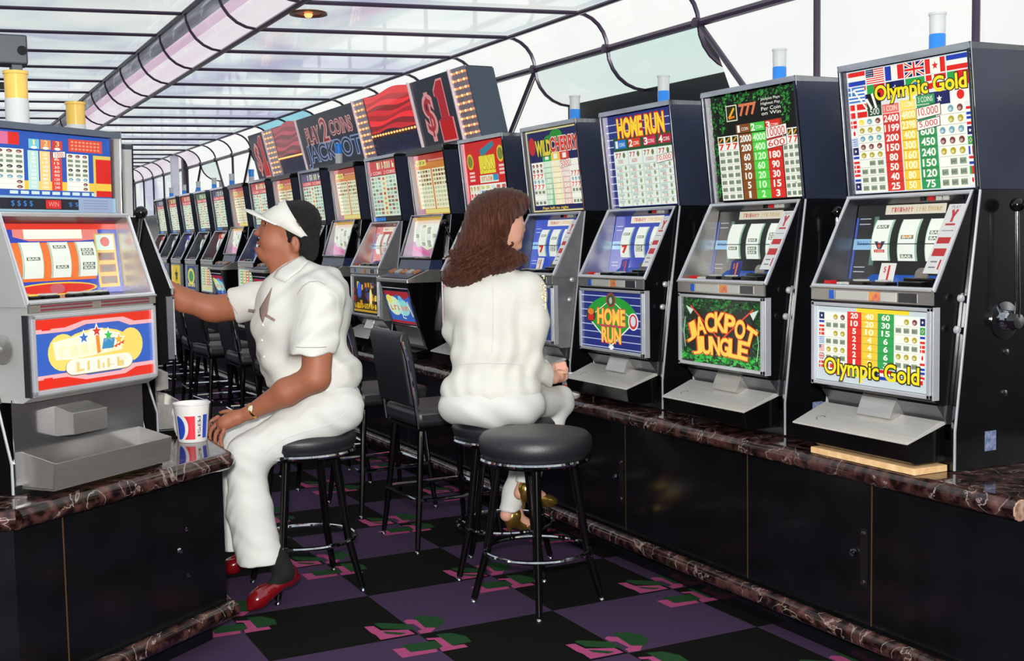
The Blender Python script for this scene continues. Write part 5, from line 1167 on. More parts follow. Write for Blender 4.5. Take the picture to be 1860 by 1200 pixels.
# ================================================================== PEOPLE (one smooth implicit surface per body, clothes over it)
def smin(a, b, k):
    h = np.maximum(k-np.abs(a-b), 0)/k; return np.minimum(a, b)-h*h*k*.25
def surface(prims, vox, disp=None, pad=.05):
    lo = np.full(3, 1e9); hi = np.full(3, -1e9); P = []
    for p in prims:
        t = p[0]
        if t == 'c': _, a, b, ra, rb, k = p[:6]; a, b = np.array(a), np.array(b); m = max(ra, rb); l, h = np.minimum(a, b)-m, np.maximum(a, b)+m
        else: _, c, r, ax, k = p[:5]; c = np.array(c); m = max(r); l, h = c-m, c+m
        P.append((l, h)); 
        if k >= 0: lo = np.minimum(lo, l); hi = np.maximum(hi, h)
    lo -= pad; hi += pad; n = np.ceil((hi-lo)/vox).astype(int)+1
    F = np.full(n, pad, np.float32)
    g = [lo[i]+vox*np.arange(n[i]) for i in range(3)]
    for p, (l, h) in zip(prims, P):
        i0 = np.maximum(((l-pad-lo)/vox).astype(int), 0); i1 = np.minimum(((h+pad-lo)/vox).astype(int)+2, n)
        if (i1 <= i0).any(): continue
        sl = tuple(slice(a, b) for a, b in zip(i0, i1))
        X, Y, Z = np.meshgrid(*[g[i][i0[i]:i1[i]] for i in range(3)], indexing='ij', sparse=True)
        if p[0] == 'c':
            _, a, b, ra, rb, k = p[:6]; a, b = np.array(a), np.array(b); d = b-a; dd = float(d@d)+1e-9
            t = np.clip(((X-a[0])*d[0]+(Y-a[1])*d[1]+(Z-a[2])*d[2])/dd, 0, 1)
            S = np.sqrt((X-a[0]-t*d[0])**2+(Y-a[1]-t*d[1])**2+(Z-a[2]-t*d[2])**2)-(ra+(rb-ra)*t)
            cuts = p[6] if len(p) > 6 else []
        else:
            _, c, r, ax, k = p[:5]; c = np.array(c)
            q = [((X-c[0])*ax[j][0]+(Y-c[1])*ax[j][1]+(Z-c[2])*ax[j][2])/r[j] for j in range(3)]
            k0 = np.sqrt(q[0]**2+q[1]**2+q[2]**2); k1 = np.sqrt((q[0]/r[0])**2+(q[1]/r[1])**2+(q[2]/r[2])**2)+1e-9
            S = np.where(k0 < 1e-4, -min(r), k0*(k0-1)/k1)
            cuts = p[5] if len(p) > 5 else []
        for cp, cn in cuts:
            cn = np.array(cn, float); cn /= np.linalg.norm(cn)
            S = np.maximum(S, (X-cp[0])*cn[0]+(Y-cp[1])*cn[1]+(Z-cp[2])*cn[2])
        if k >= 0: F[sl] = smin(F[sl], S, max(k, 1e-4))
        else: F[sl] = -smin(-F[sl], S, -k)
    if disp is not None:
        X, Y, Z = np.meshgrid(*g, indexing='ij', sparse=True); F = F+disp(X, Y, Z).astype(np.float32)
    # surface nets
    I = F < 0; idx = -np.ones(tuple(n-1), int)
    c8 = [I[a:n[0]-1+a, b:n[1]-1+b, c:n[2]-1+c] for a in (0, 1) for b in (0, 1) for c in (0, 1)]
    sm = sum(x.astype(int) for x in c8); act = np.argwhere((sm > 0) & (sm < 8)); idx[tuple(act.T)] = np.arange(len(act))
    acc = np.zeros((len(act), 3)); cnt = np.zeros(len(act))
    cr = [(a, b, c) for a in (0, 1) for b in (0, 1) for c in (0, 1)]
    vals = {c: F[act[:, 0]+c[0], act[:, 1]+c[1], act[:, 2]+c[2]] for c in cr}
    for a in cr:
        for j in range(3):
            if a[j]: continue
            b = list(a); b[j] = 1; b = tuple(b); va, vb = vals[a], vals[b]; m = (va < 0) != (vb < 0)
            t = va/(va-vb+1e-12); pt = np.array(a, float)[None]+0*acc; pt[:, j] = t
            acc[m] += pt[m]; cnt[m] += 1
    V = lo+vox*(act+acc/np.maximum(cnt, 1)[:, None]); faces = []
    for j in range(3):
        u, v = (j+1) % 3, (j+2) % 3; s0 = [slice(None)]*3; s1 = [slice(None)]*3; s0[j] = slice(0, n[j]-1); s1[j] = slice(1, n[j])
        e = I[tuple(s0)] != I[tuple(s1)]; inn = I[tuple(s0)]; E_ = np.argwhere(e)
        E_ = E_[(E_[:, u] > 0) & (E_[:, v] > 0) & (E_[:, u] < n[u]-1) & (E_[:, v] < n[v]-1)]
        def cell(du, dv): q = E_.copy(); q[:, u] -= du; q[:, v] -= dv; return idx[tuple(q.T)]
        f = np.stack([cell(1, 1), cell(0, 1), cell(0, 0), cell(1, 0)], 1); fl_ = ~inn[tuple(E_.T)]; f[fl_] = f[fl_][:, ::-1]; faces.append(f[(f >= 0).all(1)])
    return V, np.concatenate(faces)
def sdf_obj(name, prims, vox, m, parent, disp=None, colf=None, smooth_it=2):
    V, Fc = surface(prims, vox, disp)
    for _ in range(smooth_it):       # light relaxation
        A = np.zeros_like(V); N = np.zeros(len(V))
        for a in range(4):
            for b in (1, 3): np.add.at(A, Fc[:, a], V[Fc[:, (a+b) % 4]]); np.add.at(N, Fc[:, a], 1)
        V = V*.5+.5*A/np.maximum(N, 1)[:, None]
    me = bpy.data.meshes.new(name); me.from_pydata(V.tolist(), [], Fc.tolist()); me.materials.append(m)
    me.polygons.foreach_set('use_smooth', [True]*len(me.polygons))
    if colf:
        ca = me.color_attributes.new('Col', 'FLOAT_COLOR', 'POINT'); ca.data.foreach_set('color', np.concatenate([colf(V), np.ones((len(V), 1))], 1).ravel())
    return link(name, me, parent)
def skin_mat(name, sub=(.9, .35, .2)):
    m = bpy.data.materials.new(name); m.use_nodes = True; nt = m.node_tree; b = nt.nodes['Principled BSDF']
    a = nd(nt, 'ShaderNodeAttribute', attribute_name='Col'); nz = nd(nt, 'ShaderNodeTexNoise'); nz.inputs['Scale'].default_value = 35
    mx = nd(nt, 'ShaderNodeMix', data_type='RGBA', blend_type='MULTIPLY'); mx.inputs[0].default_value = .16
    nt.links.new(a.outputs['Color'], mx.inputs[6]); nt.links.new(nz.outputs['Color'], mx.inputs[7]); nt.links.new(mx.outputs[2], b.inputs['Base Color'])
    b.inputs['Roughness'].default_value = .55; b.inputs['Subsurface Weight'].default_value = .08; b.inputs['Subsurface Radius'].default_value = (.02, .008, .004)
    return m
skin = skin_mat('skin'); 
def hair_mat(name, c1, c2, sc=(60, 60, 8), rough=.42):
    m = mat(name, c1, rough, spec=.5, noise=c2, nscale=1, bump=.0)
    nt = m.node_tree; b = nt.nodes['Principled BSDF']; tc = nd(nt, 'ShaderNodeTexCoord'); mp = nd(nt, 'ShaderNodeMapping'); mp.inputs['Scale'].default_value = sc
    nz = nd(nt, 'ShaderNodeTexNoise'); nz.inputs['Scale'].default_value = 1; nz.inputs['Detail'].default_value = 6; nz.inputs['Distortion'].default_value = 1.5
    nt.links.new(tc.outputs['Object'], mp.inputs[0]); nt.links.new(mp.outputs[0], nz.inputs['Vector'])
    bp = nd(nt, 'ShaderNodeBump'); bp.inputs['Strength'].default_value = .9; bp.inputs['Distance'].default_value = .02
    nt.links.new(nz.outputs[0], bp.inputs['Height']); nt.links.new(bp.outputs[0], b.inputs['Normal'])
    rp = [n for n in nt.nodes if n.type == 'VALTORGB'][0]; nt.links.new(nz.outputs[0], rp.inputs[0])
    return m
RT = RW[:, 0]*np.array([1, 1, 0]); RT = RT/np.linalg.norm(RT); UP = np.array([0, 0, 1.]); DP = np.array([-RT[1], RT[0], 0])   # right, up, away
AX = [RT, DP, UP]
def rot_ax(deg):      # basis turned in the picture plane (anticlockwise)
    a = math.radians(deg); r = RT*math.cos(a)+UP*math.sin(a); u = -RT*math.sin(a)+UP*math.cos(a); return [r, DP, u]
def ballmesh(c, r, ax=None, seg=14):
    mb = MB(); ax = ax or AX; vs = []; n = 10
    for i in range(n+1):
        t = math.pi*i/n
        for k in range(seg):
            p = 2*math.pi*k/seg; vs.append(np.array(c)+ax[0]*r[0]*math.sin(t)*math.cos(p)+ax[1]*r[1]*math.sin(t)*math.sin(p)+ax[2]*r[2]*math.cos(t))
    mb._add(vs, [(i*seg+k, i*seg+(k+1) % seg, (i+1)*seg+(k+1) % seg, (i+1)*seg+k) for i in range(n) for k in range(seg)]); return mb
def finger(out, base, d, curl, L, r, bend):     # three joints; bend = direction it curls to
    p = np.array(base); d = np.array(d, float); d /= np.linalg.norm(d); b = np.array(bend, float); b -= d*(b@d); b /= np.linalg.norm(b)
    for k, f in enumerate((.42, .32, .26)):
        a = curl*(k+.3); dd = d*math.cos(a)+b*math.sin(a); q = p+dd*L*f
        out.append(('c', p, q, r*(1-.10*k), r*(.92-.10*k), .004)); p = q
    return p
# ---------------------------------------------------------------- man in white
DM = 5.12
def pm(x, y, o=0.): return at(x, y, DM+o)
def C_(a, b, ra, rb, k=.03, cuts=None): return ('c', a, b, ra, rb, k, cuts or [])
def E_(c, r, k=.03, ax=None, cuts=None): return ('e', c, r, ax or AX, k, cuts or [])
SH_N = pm(582, 535, -.20); EL_N = pm(574, 685, -.26); WR_N = pm(456, 748, -.20)
SH_F = pm(498, 538, .19); EL_F = pm(395, 562, .24); WR_F = pm(303, 522, .12)
HD = rot_ax(-9)
man_p = [E_(pm(530, 413), (.103, .077, .108), .02, HD), E_(pm(500, 424), (.066, .062, .082), .03, HD), E_(pm(500, 449), (.060, .060, .052), .03, HD), E_(pm(488, 466), (.035, .04, .024), .03),
  E_(pm(480, 462), (.024, .026, .020), .025), E_(pm(492, 437, -.040), (.036, .024, .036), .03), E_(pm(492, 437, .040), (.036, .024, .036), .03),
  C_(pm(480, 404), pm(468, 423), .009, .013, .012), E_(pm(467, 424), (.014, .015, .011), .01), E_(pm(473, 426, -.013), (.011, .009, .008), .008), E_(pm(473, 426, .013), (.011, .009, .008), .008),
  E_(pm(484, 397), (.020, .05, .011), .018), E_(pm(474, 440), (.013, .024, .009), .010), E_(pm(472, 453), (.014, .022, .010), .010), E_(pm(476, 458), (.02, .03, .016), .02),
  E_(pm(468, 446), (.016, .017, .0065), -.006), E_(pm(482, 406, -.034), (.013, .016, .010), -.012), E_(pm(482, 406, .034), (.013, .016, .010), -.012),
  E_(pm(537, 441, -.074), (.017, .012, .030), .008, rot_ax(12)), E_(pm(535, 440, -.085), (.008, .007, .017), -.006), E_(pm(538, 452, -.072), (.009, .010, .010), .008),
  E_(pm(537, 441, .074), (.017, .012, .030), .008), C_(pm(528, 455), pm(532, 500), .060, .066, .04), C_(pm(500, 468), pm(512, 500), .035, .045, .04),
  # torso and legs hidden inside the clothes, one body
  E_(pm(545, 575), (.150, .165, .20), .06), E_(pm(555, 660), (.155, .155, .16), .06), E_(pm(590, 725), (.12, .16, .11), .06),
  C_(pm(594, 745, -.09), pm(452, 822, -.16), .075, .05, .04), C_(pm(452, 822, -.16), pm(488, 985, -.15), .045, .034, .03), C_(pm(594, 745, .09), pm(432, 812, .12), .075, .05, .04), C_(pm(432, 812, .12), pm(428, 965, .16), .045, .034, .03),
  # near arm
  C_(SH_N, EL_N, .045, .055, .03), C_(SH_N*.3+EL_N*.7, EL_N, .062, .055, .02), C_(EL_N, pm(520, 712, -.24), .054, .057, .02), C_(pm(520, 712, -.24), WR_N, .056, .031, .02), E_(pm(566, 688, -.26), (.05, .05, .05), .02),
  # far arm
  C_(SH_F, EL_F, .062, .056, .03), C_(pm(438, 556, .22), pm(380, 560, .23), .058, .056, .02), C_(pm(385, 560, .23), pm(335, 545, .18), .056, .052, .02), C_(pm(335, 545, .18), WR_F, .052, .036, .02)]
# near hand: palm over the counter corner, fingers hanging down to the left
hx = np.array(WR_N); ld = (pm(400, 772, -.19)-hx); ld /= np.linalg.norm(ld)
man_p += [C_(WR_N, pm(432, 757, -.195), .026, .030, .015), E_(pm(420, 762, -.20), (.045, .026, .030), .02, rot_ax(16)), E_(pm(408, 768, -.20), (.035, .030, .028), .02, rot_ax(20))]
fg = []
for k, (x, y, o, dx, dy, L) in enumerate(((396, 757, -.165, -1., -.45, .078), (396, 766, -.185, -1., -.75, .086), (400, 775, -.205, -.9, -1.0, .080), (406, 783, -.22, -.75, -1.1, .066))):
    finger(fg, pm(x, y, o), RT*dx*.7+UP*dy*.7, .42, L, .0098, -UP*.5+RT*.9)
finger(fg, pm(424, 748, -.165), RT*(-1)+UP*.12+DP*.25, .15, .06, .0105, -UP)
# far hand closing on the machine's deck edge
fd = pm(283, 508, .11)-WR_F; fd /= np.linalg.norm(fd)
man_p += [C_(WR_F, pm(288, 513, .11), .030, .034, .015)]
for k in range(4): finger(fg, pm(282, 503+k*6, .09+.012*k), fd+UP*(.15-.12*k), .35, .07, .0092, -UP)
finger(fg, pm(288, 500, .09), fd+UP*.6, .2, .055, .0100, -UP)
man_p += fg
def man_col(V):
    c = np.tile(np.array(lin((170, 106, 78))), (len(V), 1))
    def blob(p, r, cc, s=1.):
        w_ = np.clip(1-np.linalg.norm(V-p, axis=1)/r, 0, 1)[:, None]**.6*s; return c*(1-w_)+np.array(lin(cc))*w_
    for o in (0,):
        c = blob(pm(470, 445, 0), .030, (150, 66, 58), .8); c = blob(pm(490, 432, -.06), .05, (186, 116, 86), .5); c = blob(pm(482, 405, -.03), .022, (112, 60, 42), .7); c = blob(pm(468, 446), .014, (60, 20, 20), .9)
    return c
man = sdf_obj('person', man_p, .0052, skin, None, None, man_col, 1)
tag(man, 'man in white shirt, trousers and visor reaching left from his stool', 'person')
def folds(dirs, amp):
    def f(X, Y, Z):
        s = 0
        for (a, b, c, ph, sc) in dirs: s = s+np.sin((a*X+b*Y+c*Z)*sc+ph+1.6*np.sin((b*X-c*Y+a*Z)*sc*.37+ph))
        return amp*1.7*s
    return f
cloth_p = mat('white_slacks', (221, 223, 219), .8, bump=.05, bscale=600, noise=(218, 220, 217))
hem = [(pm(534, 637, -.2), np.array([0, 0, -1.])+RT*0)]
ln = pm(432, 557, .21)-pm(500, 540, .2); ln /= np.linalg.norm(ln)
shirt = [E_(pm(545, 565), (.185, .195, .205), .07), E_(pm(540, 600), (.180, .185, .17), .06), E_(pm(553, 652), (.187, .185, .15), .06, cuts=[(pm(553, 702), -UP)]), E_(pm(572, 690), (.19, .190, .085), .05, cuts=[(pm(560, 701), -UP-RT*.12)]),
  C_(pm(572, 533, -.14), pm(560, 533, .15), .075, .07, .07), C_(pm(537, 500), pm(535, 516), .078, .11, .05), E_(pm(592, 552), (.10, .15, .15), .07), E_(pm(622, 668), (.075, .14, .06), .05, cuts=[(pm(640, 688), -UP)]),
  C_(pm(583, 548, -.185), pm(566, 660, -.245), .082, .084, .09, [(pm(565, 637, -.2), -UP-RT*.03)]),
  C_(pm(500, 540, .19), pm(400, 560, .24), .088, .076, .04, [(pm(424, 553, .21), ln)]),
  # open neck
  C_(pm(505, 478), pm(470, 500), .05, .055, -.012)]
shirt_o = sdf_obj('shirt', shirt, .0062, white_cloth, man, folds([(1, .4, .5, 0, 42), (.2, 1, -.8, 1, 30), (-.6, .3, 1, 2, 55)], .0016), None, 1)
# collar, placket, tab trims
def ribbon(name, pts, wv, th, m, parent):
    mb = MB(); pts = [np.array(p) for p in pts]; vs = []
    for k, p in enumerate(pts):
        w_ = np.array(wv[k] if isinstance(wv, list) else wv); t = pts[min(k+1, len(pts)-1)]-pts[max(k-1, 0)]; nrm = np.cross(t, w_); nrm /= np.linalg.norm(nrm)+1e-9
        vs += [p-w_, p+w_, p+w_+nrm*th, p-w_+nrm*th]
    fs = []
    for k in range(len(pts)-1):
        for j in range(4): a = k*4+j; b = k*4+(j+1) % 4; fs.append((a, b, b+4, a+4))
    fs += [(3, 2, 1, 0), tuple(len(vs)-4+j for j in range(4))]; mb._add(vs, fs); return mb.build(name, m, parent, True)
taupe = mat('taupe_trim', (150, 128, 118), .8)
def on_surf(o_, x, y, back=.9, push=.004):     # point of an already built surface under a sight line
    dg = None
    o = Vector(CAM); d = Vector(at(x, y, 1.)-np.array(CAM)).normalized()
    hit, loc, nrm, i = o_.ray_cast(o, d)
    return (np.array(loc)+np.array(nrm)*push, np.array(nrm)) if hit else (at(x, y, DM-.15), -DP)
bpy.context.view_layer.update()
def surf_poly(name, o_, pts, m, parent, push=.004, n=5):
    """thin patch lying on a garment, outline given by sight lines, filled by fan subdivision"""
    c = np.mean(np.array(pts), 0); ring = []
    for k in range(len(pts)):
        a, b = np.array(pts[k], float), np.array(pts[(k+1) % len(pts)], float)
        for t in range(n): ring.append(a+(b-a)*t/n)
    vs = []; fs = []; R_ = 3; N = len(ring)
    for j in range(R_):
        for q in ring:
            w_ = c+(q-c)*(j+1)/R_; vs.append(on_surf(o_, *w_, push=push)[0])
    vs.append(on_surf(o_, *c, push=push)[0])
    for j in range(R_-1):
        for k in range(N): fs.append((j*N+k, j*N+(k+1) % N, (j+1)*N+(k+1) % N, (j+1)*N+k))
    for k in range(N): fs.append((len(vs)-1, (k+1) % N, k))
    mb = MB(); mb._add(vs, fs); o = mb.build(name, m, parent, True); s = o.modifiers.new('s', 'SOLIDIFY'); s.thickness = .003; s.offset = 0; return o
surf_poly('placket_trim', shirt_o, [(495, 522), (490, 545), (487, 567), (482, 574), (478, 586), (474, 574), (473, 561)], taupe, shirt_o)
surf_poly('pocket_trim', shirt_o, [(484, 569), (501, 580), (499, 584), (483, 574)], taupe, shirt_o)
surf_poly('pocket_trim', shirt_o, [(452, 560), (465, 562), (464, 567), (451, 565)], taupe, shirt_o)
for (a, b) in (((561, 512), (597, 515)),):
    pass
seam = mat('grey_stitching', (176, 174, 172), .8)
def seamline(name, o_, pts, parent, r=.0018, m=None):
    P_ = []
    for k in range(len(pts)-1):
        for t in range(4): P_.append(on_surf(o_, pts[k][0]+(pts[k+1][0]-pts[k][0])*t/4, pts[k][1]+(pts[k+1][1]-pts[k][1])*t/4, push=.001)[0])
    P_.append(on_surf(o_, *pts[-1], push=.001)[0]); return MB().tube(P_, r, 5).build(name, m or seam, parent, True)
seamline('seam', shirt_o, [(538, 630), (552, 631), (566, 631), (580, 631), (592, 630)], shirt_o)
seamline('seam', shirt_o, [(540, 534), (550, 520), (562, 512), (578, 511), (592, 518)], shirt_o)
seamline('seam', shirt_o, [(412, 536), (420, 552), (432, 570)], shirt_o)
def collar(pts_lo, pts_hi, name, parent, m, off=.006):
    mb = MB(); vs = list(pts_lo)+list(pts_hi); n = len(pts_lo); mb._add(vs, [(k, k+1, n+k+1, n+k) for k in range(n-1)]); o = mb.build(name, m, parent, True)
    s = o.modifiers.new('s', 'SOLIDIFY'); s.thickness = off; s.offset = 0; q = o.modifiers.new('q', 'SUBSURF'); q.levels = q.render_levels = 1; return o
nc = pm(531, 482); 
ang = np.linspace(math.radians(205), math.radians(-25), 12)   # around the neck, open at the front-left
hi = []; lo_ = []
for a in np.linspace(-math.pi*.80, math.pi*.80, 15):
    # a=0 at the back of the neck (image right)
    f = abs(a)/(math.pi*.8)
    hi.append(nc+RT*(.086*math.cos(a)-.01)+DP*(.088*math.sin(a))+UP*(.034-.075*f**1.5)); lo_.append(nc+RT*(.128*math.cos(a)-.012-.012*f)+DP*(.136*math.sin(a))+UP*(-.018-.105*f**1.4))
surf_poly('collar', shirt_o, [(547, 468), (560, 479), (546, 494), (519, 514), (499, 506), (507, 493), (527, 480)], white_cloth, shirt_o, .011)
for k, (x, y) in enumerate(((478, 590), (476, 618), (480, 648))):
    p_, n3 = on_surf(shirt_o, x, y, push=.001); ballmesh(p_, (.006, .006, .006)).build('button', white_pl, shirt_o, True)
# trousers
tr = [E_(pm(597, 728), (.140, .175, .115), .06), E_(pm(606, 748, -.07), (.125, .105, .095), .05, cuts=[(np.array([0, 0, .703]), -UP)]), E_(pm(604, 748, .08), (.12, .105, .095), .05, cuts=[(np.array([0, 0, .703]), -UP)]),
  C_(pm(585, 750, -.10), pm(458, 822, -.165), .112, .084, .05), E_(pm(450, 826, -.165), (.082, .076, .082), .04),
  C_(pm(447, 835, -.165), pm(453, 925, -.16), .078, .090, .035), C_(pm(453, 925, -.16), pm(480, 1045, -.15), .090, .102, .03, [(pm(470, 1030, -.15), -UP*1+RT*.34), (pm(500, 1018, -.15), -UP+RT*.05), (pm(478, 1033, -.15), -UP-RT*.3)]),
  C_(pm(588, 745, .10), pm(430, 806, .12), .102, .075, .05), C_(pm(430, 812, .12), pm(424, 900, .15), .072, .070, .04), C_(pm(424, 900, .15), pm(424, 1020, .17), .070, .076, .03, [(pm(430, 996, .16), -UP)])]
trs = sdf_obj('trousers', tr, .0062, cloth_p, man, folds([(.7, .3, 1, 0, 60), (1, -.5, .6, 1.3, 48), (.1, 1, .9, 2.1, 85)], .0007), None, 1)
seamline('side_seam', trs, [(640, 745), (600, 770), (560, 782), (520, 795), (490, 815), (470, 835)], trs, .0014, mat('off_white_seam', (214, 216, 214), .8))
# hair, moustache, eye, teeth
blackhair = hair_mat('black_hair', (10, 9, 8), (22, 20, 18), (90, 90, 90), .7)
hr = [E_(pm(543, 407), (.096, .088, .104), .03, rot_ax(-20)), E_(pm(518, 392), (.06, .07, .06), .03), E_(pm(556, 445), (.055, .072, .065), .03), E_(pm(558, 462), (.040, .055, .035), .02), C_(pm(528, 418, -.074), pm(525, 438, -.074), .012, .007, .015), C_(pm(528, 418, .074), pm(525, 438, .074), .012, .007, .015),
  E_(pm(494, 436, 0), (.082, .10, .105), -.01, rot_ax(-25)), E_(pm(538, 446, -.10), (.028, .04, .040), -.01), E_(pm(538, 446, .10), (.028, .04, .040), -.01)]
sdf_obj('hair', hr, .005, blackhair, man, lambda X, Y, Z: .0035*np.sin(X*190+2*np.sin(Z*90))*np.sin(Y*180+1.3)*np.sin(Z*170+.4*np.sin(X*60)), None, 0)
lipc = lambda V: np.tile(np.array(lin((168, 84, 74))), (len(V), 1))
for s_n in (-1, 1):
    pass
sdf_obj('lips', [C_(pm(469.5, 441, 0), pm(473, 441.5, s_n*.020), .0078, .0060, .004) for s_n in (-1, 1)]+[C_(pm(473, 441.5, s_n*.020), pm(480, 446, s_n*.033), .0060, .0028, .004) for s_n in (-1, 1)]
  +[C_(pm(466.5, 452.5, 0), pm(471, 453, s_n*.020), .0092, .0072, .004) for s_n in (-1, 1)]+[C_(pm(471, 453, s_n*.020), pm(480, 447.5, s_n*.033), .0072, .0028, .004) for s_n in (-1, 1)], .0024, skin, man, None, lipc, 1)
ballmesh(pm(475, 447, 0), (.014, .028, .009)).build('mouth', mat('dark_mouth', (50, 16, 14), .5), man, True)
sdf_obj('nostril_wing', [E_(pm(474, 425, s_n*.015), (.0105, .008, .0080), .004) for s_n in (-1, 1)], .0024, skin, man, None, man_col, 1)
sdf_obj('moustache', [C_(pm(467, 434.5, s_n*.003), pm(474, 437, s_n*.024), .0068, .0062, .004) for s_n in (-1, 1)]+[C_(pm(474, 437, s_n*.024), pm(482.5, 449, s_n*.038), .0060, .0036, .004) for s_n in (-1, 1)], .0025, blackhair, man, None, None, 0)
sdf_obj('eyebrow', [C_(pm(476, 396, -.022), pm(488, 394, -.045), .0045, .003, .004)], .0022, blackhair, man, None, None, 0)
MB().tube([pm(472, 445, -.018), pm(469, 445, 0), pm(472, 445, .018)], [.0035, .0045, .0035], 8).build('teeth', mat('teeth', (236, 228, 214), .3), man, True)
ey = ballmesh(pm(485.5, 405.5, -.031), (.0105, .0105, .0095)).build('eye', mat('eye_white', (226, 220, 210), .15), man, True)
ballmesh(pm(483.2, 405.4, -.0365), (.0062, .0055, .0060)).build('iris', mat('dark_iris', (24, 14, 10), .1), ey, True)
sdf_obj('eyelid', [E_(pm(485.5, 402.5, -.032), (.0125, .0128, .0085), .003)], .0022, skin, man, None, man_col, 0)
# visor: band with two tilted rims and a brim
def ringpt(c, L, ax_deg, ry, th):
    a = math.radians(ax_deg); f = -RT*math.cos(a)+UP*math.sin(a)       # towards the forehead
    return c+f*L*math.cos(th)+DP*ry*math.sin(th)
mb = MB(); N = 48; vs = []
for k in range(N):
    th = 2*math.pi*k/N
    lo1 = ringpt(pm(523, 415), .126, 30, .094, th); hi1 = ringpt(pm(546, 402), .113, 58, .090, th); vs += [lo1, lo1*.5+hi1*.5-(RT*math.cos(th)*-.004), hi1]
for k in range(N):
    j = (k+1) % N
    for q in (0, 1): mb._add([], []); mb.f.append((k*3+q, j*3+q, j*3+q+1, k*3+q+1)); mb.m.append(0)
mb.v = [tuple(map(float, v)) for v in vs]
vis = mb.build('visor', mat('white_visor_cloth', (228, 228, 222), .7), man, True); s_ = vis.modifiers.new('s', 'SOLIDIFY'); s_.thickness = .004; s_.offset = 1
mb = MB(); vs = []; nb = 25
for k in range(nb):
    th = -1.45+2.9*k/(nb-1)
    p0 = ringpt(pm(523, 415), .128, 30, .095, th); e = (.078*max(0, math.cos(th))**.7+.004)
    p1 = p0+(-RT*.94+UP*.30)*e*.5+DP*math.sin(th)*e*.2+UP*.004; p2 = p0+(-RT*.97+UP*.30)*e+DP*math.sin(th)*e*.25; vs += [p0, p1, p2]
mb._add(vs, [(k*3+q, (k+1)*3+q, (k+1)*3+q+1, k*3+q+1) for k in range(nb-1) for q in (0, 1)])
br = mb.build('brim', mat('white_visor_cloth'), vis, True); s_ = br.modifiers.new('s', 'SOLIDIFY'); s_.thickness = .004; s_.offset = 0
bpy.context.view_layer.update()
surf_poly('badge', vis, [(538, 402), (543, 400), (548, 409), (544, 412)], mat('badge_print', (120, 84, 50), .5, noise=(60, 90, 50), nscale=300), vis, push=.003)
# watch and rings
wa = WR_N+(EL_N-WR_N)/np.linalg.norm(EL_N-WR_N)*.012; ax_w = (EL_N-WR_N)/np.linalg.norm(EL_N-WR_N); e1 = np.cross(ax_w, DP); e1 /= np.linalg.norm(e1); e2 = np.cross(ax_w, e1)
wt = MB().tube([wa+e1*.0315*math.cos(t)+e2*.0315*math.sin(t) for t in np.linspace(0, 2*math.pi, 25)[:-1]], .0055, 8, True).build('wristwatch', goldm, man, True)
fc = wa+(-DP*.9+UP*.35)*.033; ballmesh(fc, (.017, .007, .015), rot_ax(18)).build('watch_face', mat('watch_dial', (230, 226, 206), .15), wt, True)
for (x, y) in ((384, 768), (391, 777)):
    MB().tube([pm(x, y, -.205)+np.array([0, 0, .010*math.cos(t)])+RT*.004*math.cos(t)+DP*.011*math.sin(t) for t in np.linspace(0, 2*math.pi, 15)[:-1]], .0022, 6, True).build('ring', chrome, man, True)
# socks and shoes
sockm = mat('black_sock', (12, 13, 10), .9)
shoem = mat('oxblood_leather', (118, 12, 20), .16, spec=.7, coat=.6)
def shoe(heel, toe, ank, lift, m=shoem):
    heel, toe = np.array(heel), np.array(toe); d = toe-heel; L = np.linalg.norm(d); f = d/L; s = np.cross(f, UP); s /= np.linalg.norm(s); u = np.cross(s, f); ax = [f, s, u]
    P_ = [E_(heel+f*.035+u*.035, (.040, .032, .036), .02, ax, [(heel+u*.062, u)]), C_(heel+f*.04+u*.022, toe-f*.06+u*.016, .030, .034, .02), E_(toe-f*.075+u*.026, (.062, .040, .034), .02, ax),
          C_(toe-f*.06+u*.014, toe-f*.014+u*.008, .028, .011, .02), E_(heel+f*.10+u*.078, (.058, .026, .042), -.008, ax), C_(heel-u*.002+f*.01, heel+f*.05-u*.002, .020, .022, .012)]
    o = sdf_obj('shoe', P_, .004, m, man, None, None, 1)
    seam_ = MB().tube([toe-f*.115+u*.060+s*.0, toe-f*.09+u*.060+s*.018, toe-f*.05+u*.042+s*.018, toe-f*.038+u*.036, toe-f*.05+u*.042-s*.018, toe-f*.09+u*.060-s*.018, toe-f*.115+u*.060], .0018, 5).build('toe_seam', m, o, True)
    return o
h1, t1 = at(541, 1056, 4.97), at(450, 1100, 4.80)
t1[2] = .012; h1[2] = .11
shoe(h1, t1, None, 0)
sdf_obj('sock', [C_(pm(500, 1005, -.15), h1*.74+t1*.26+UP*.05, .048, .043, .02), C_(h1*.72+t1*.28+UP*.055, h1*.48+t1*.52+UP*.022, .038, .026, .02)], .005, sockm, man, None, None, 1)
h2, t2 = pm(475, 1010, .20), pm(392, 1035, .22); t2[2] = max(.014, t2[2]-.0); h2[2] = t2[2]+.05
h2 = at(478, 1020, 5.42); t2 = at(402, 1042, 5.34); z_ = 0.012-t2[2]; t2[2] = .012; h2[2] = .07
shoe(h2, t2, None, 0)
sdf_obj('sock', [C_(pm(430, 975, .16), h2*.6+t2*.4+UP*.05, .052, .040, .02)], .005, sockm, man, None, None, 1)
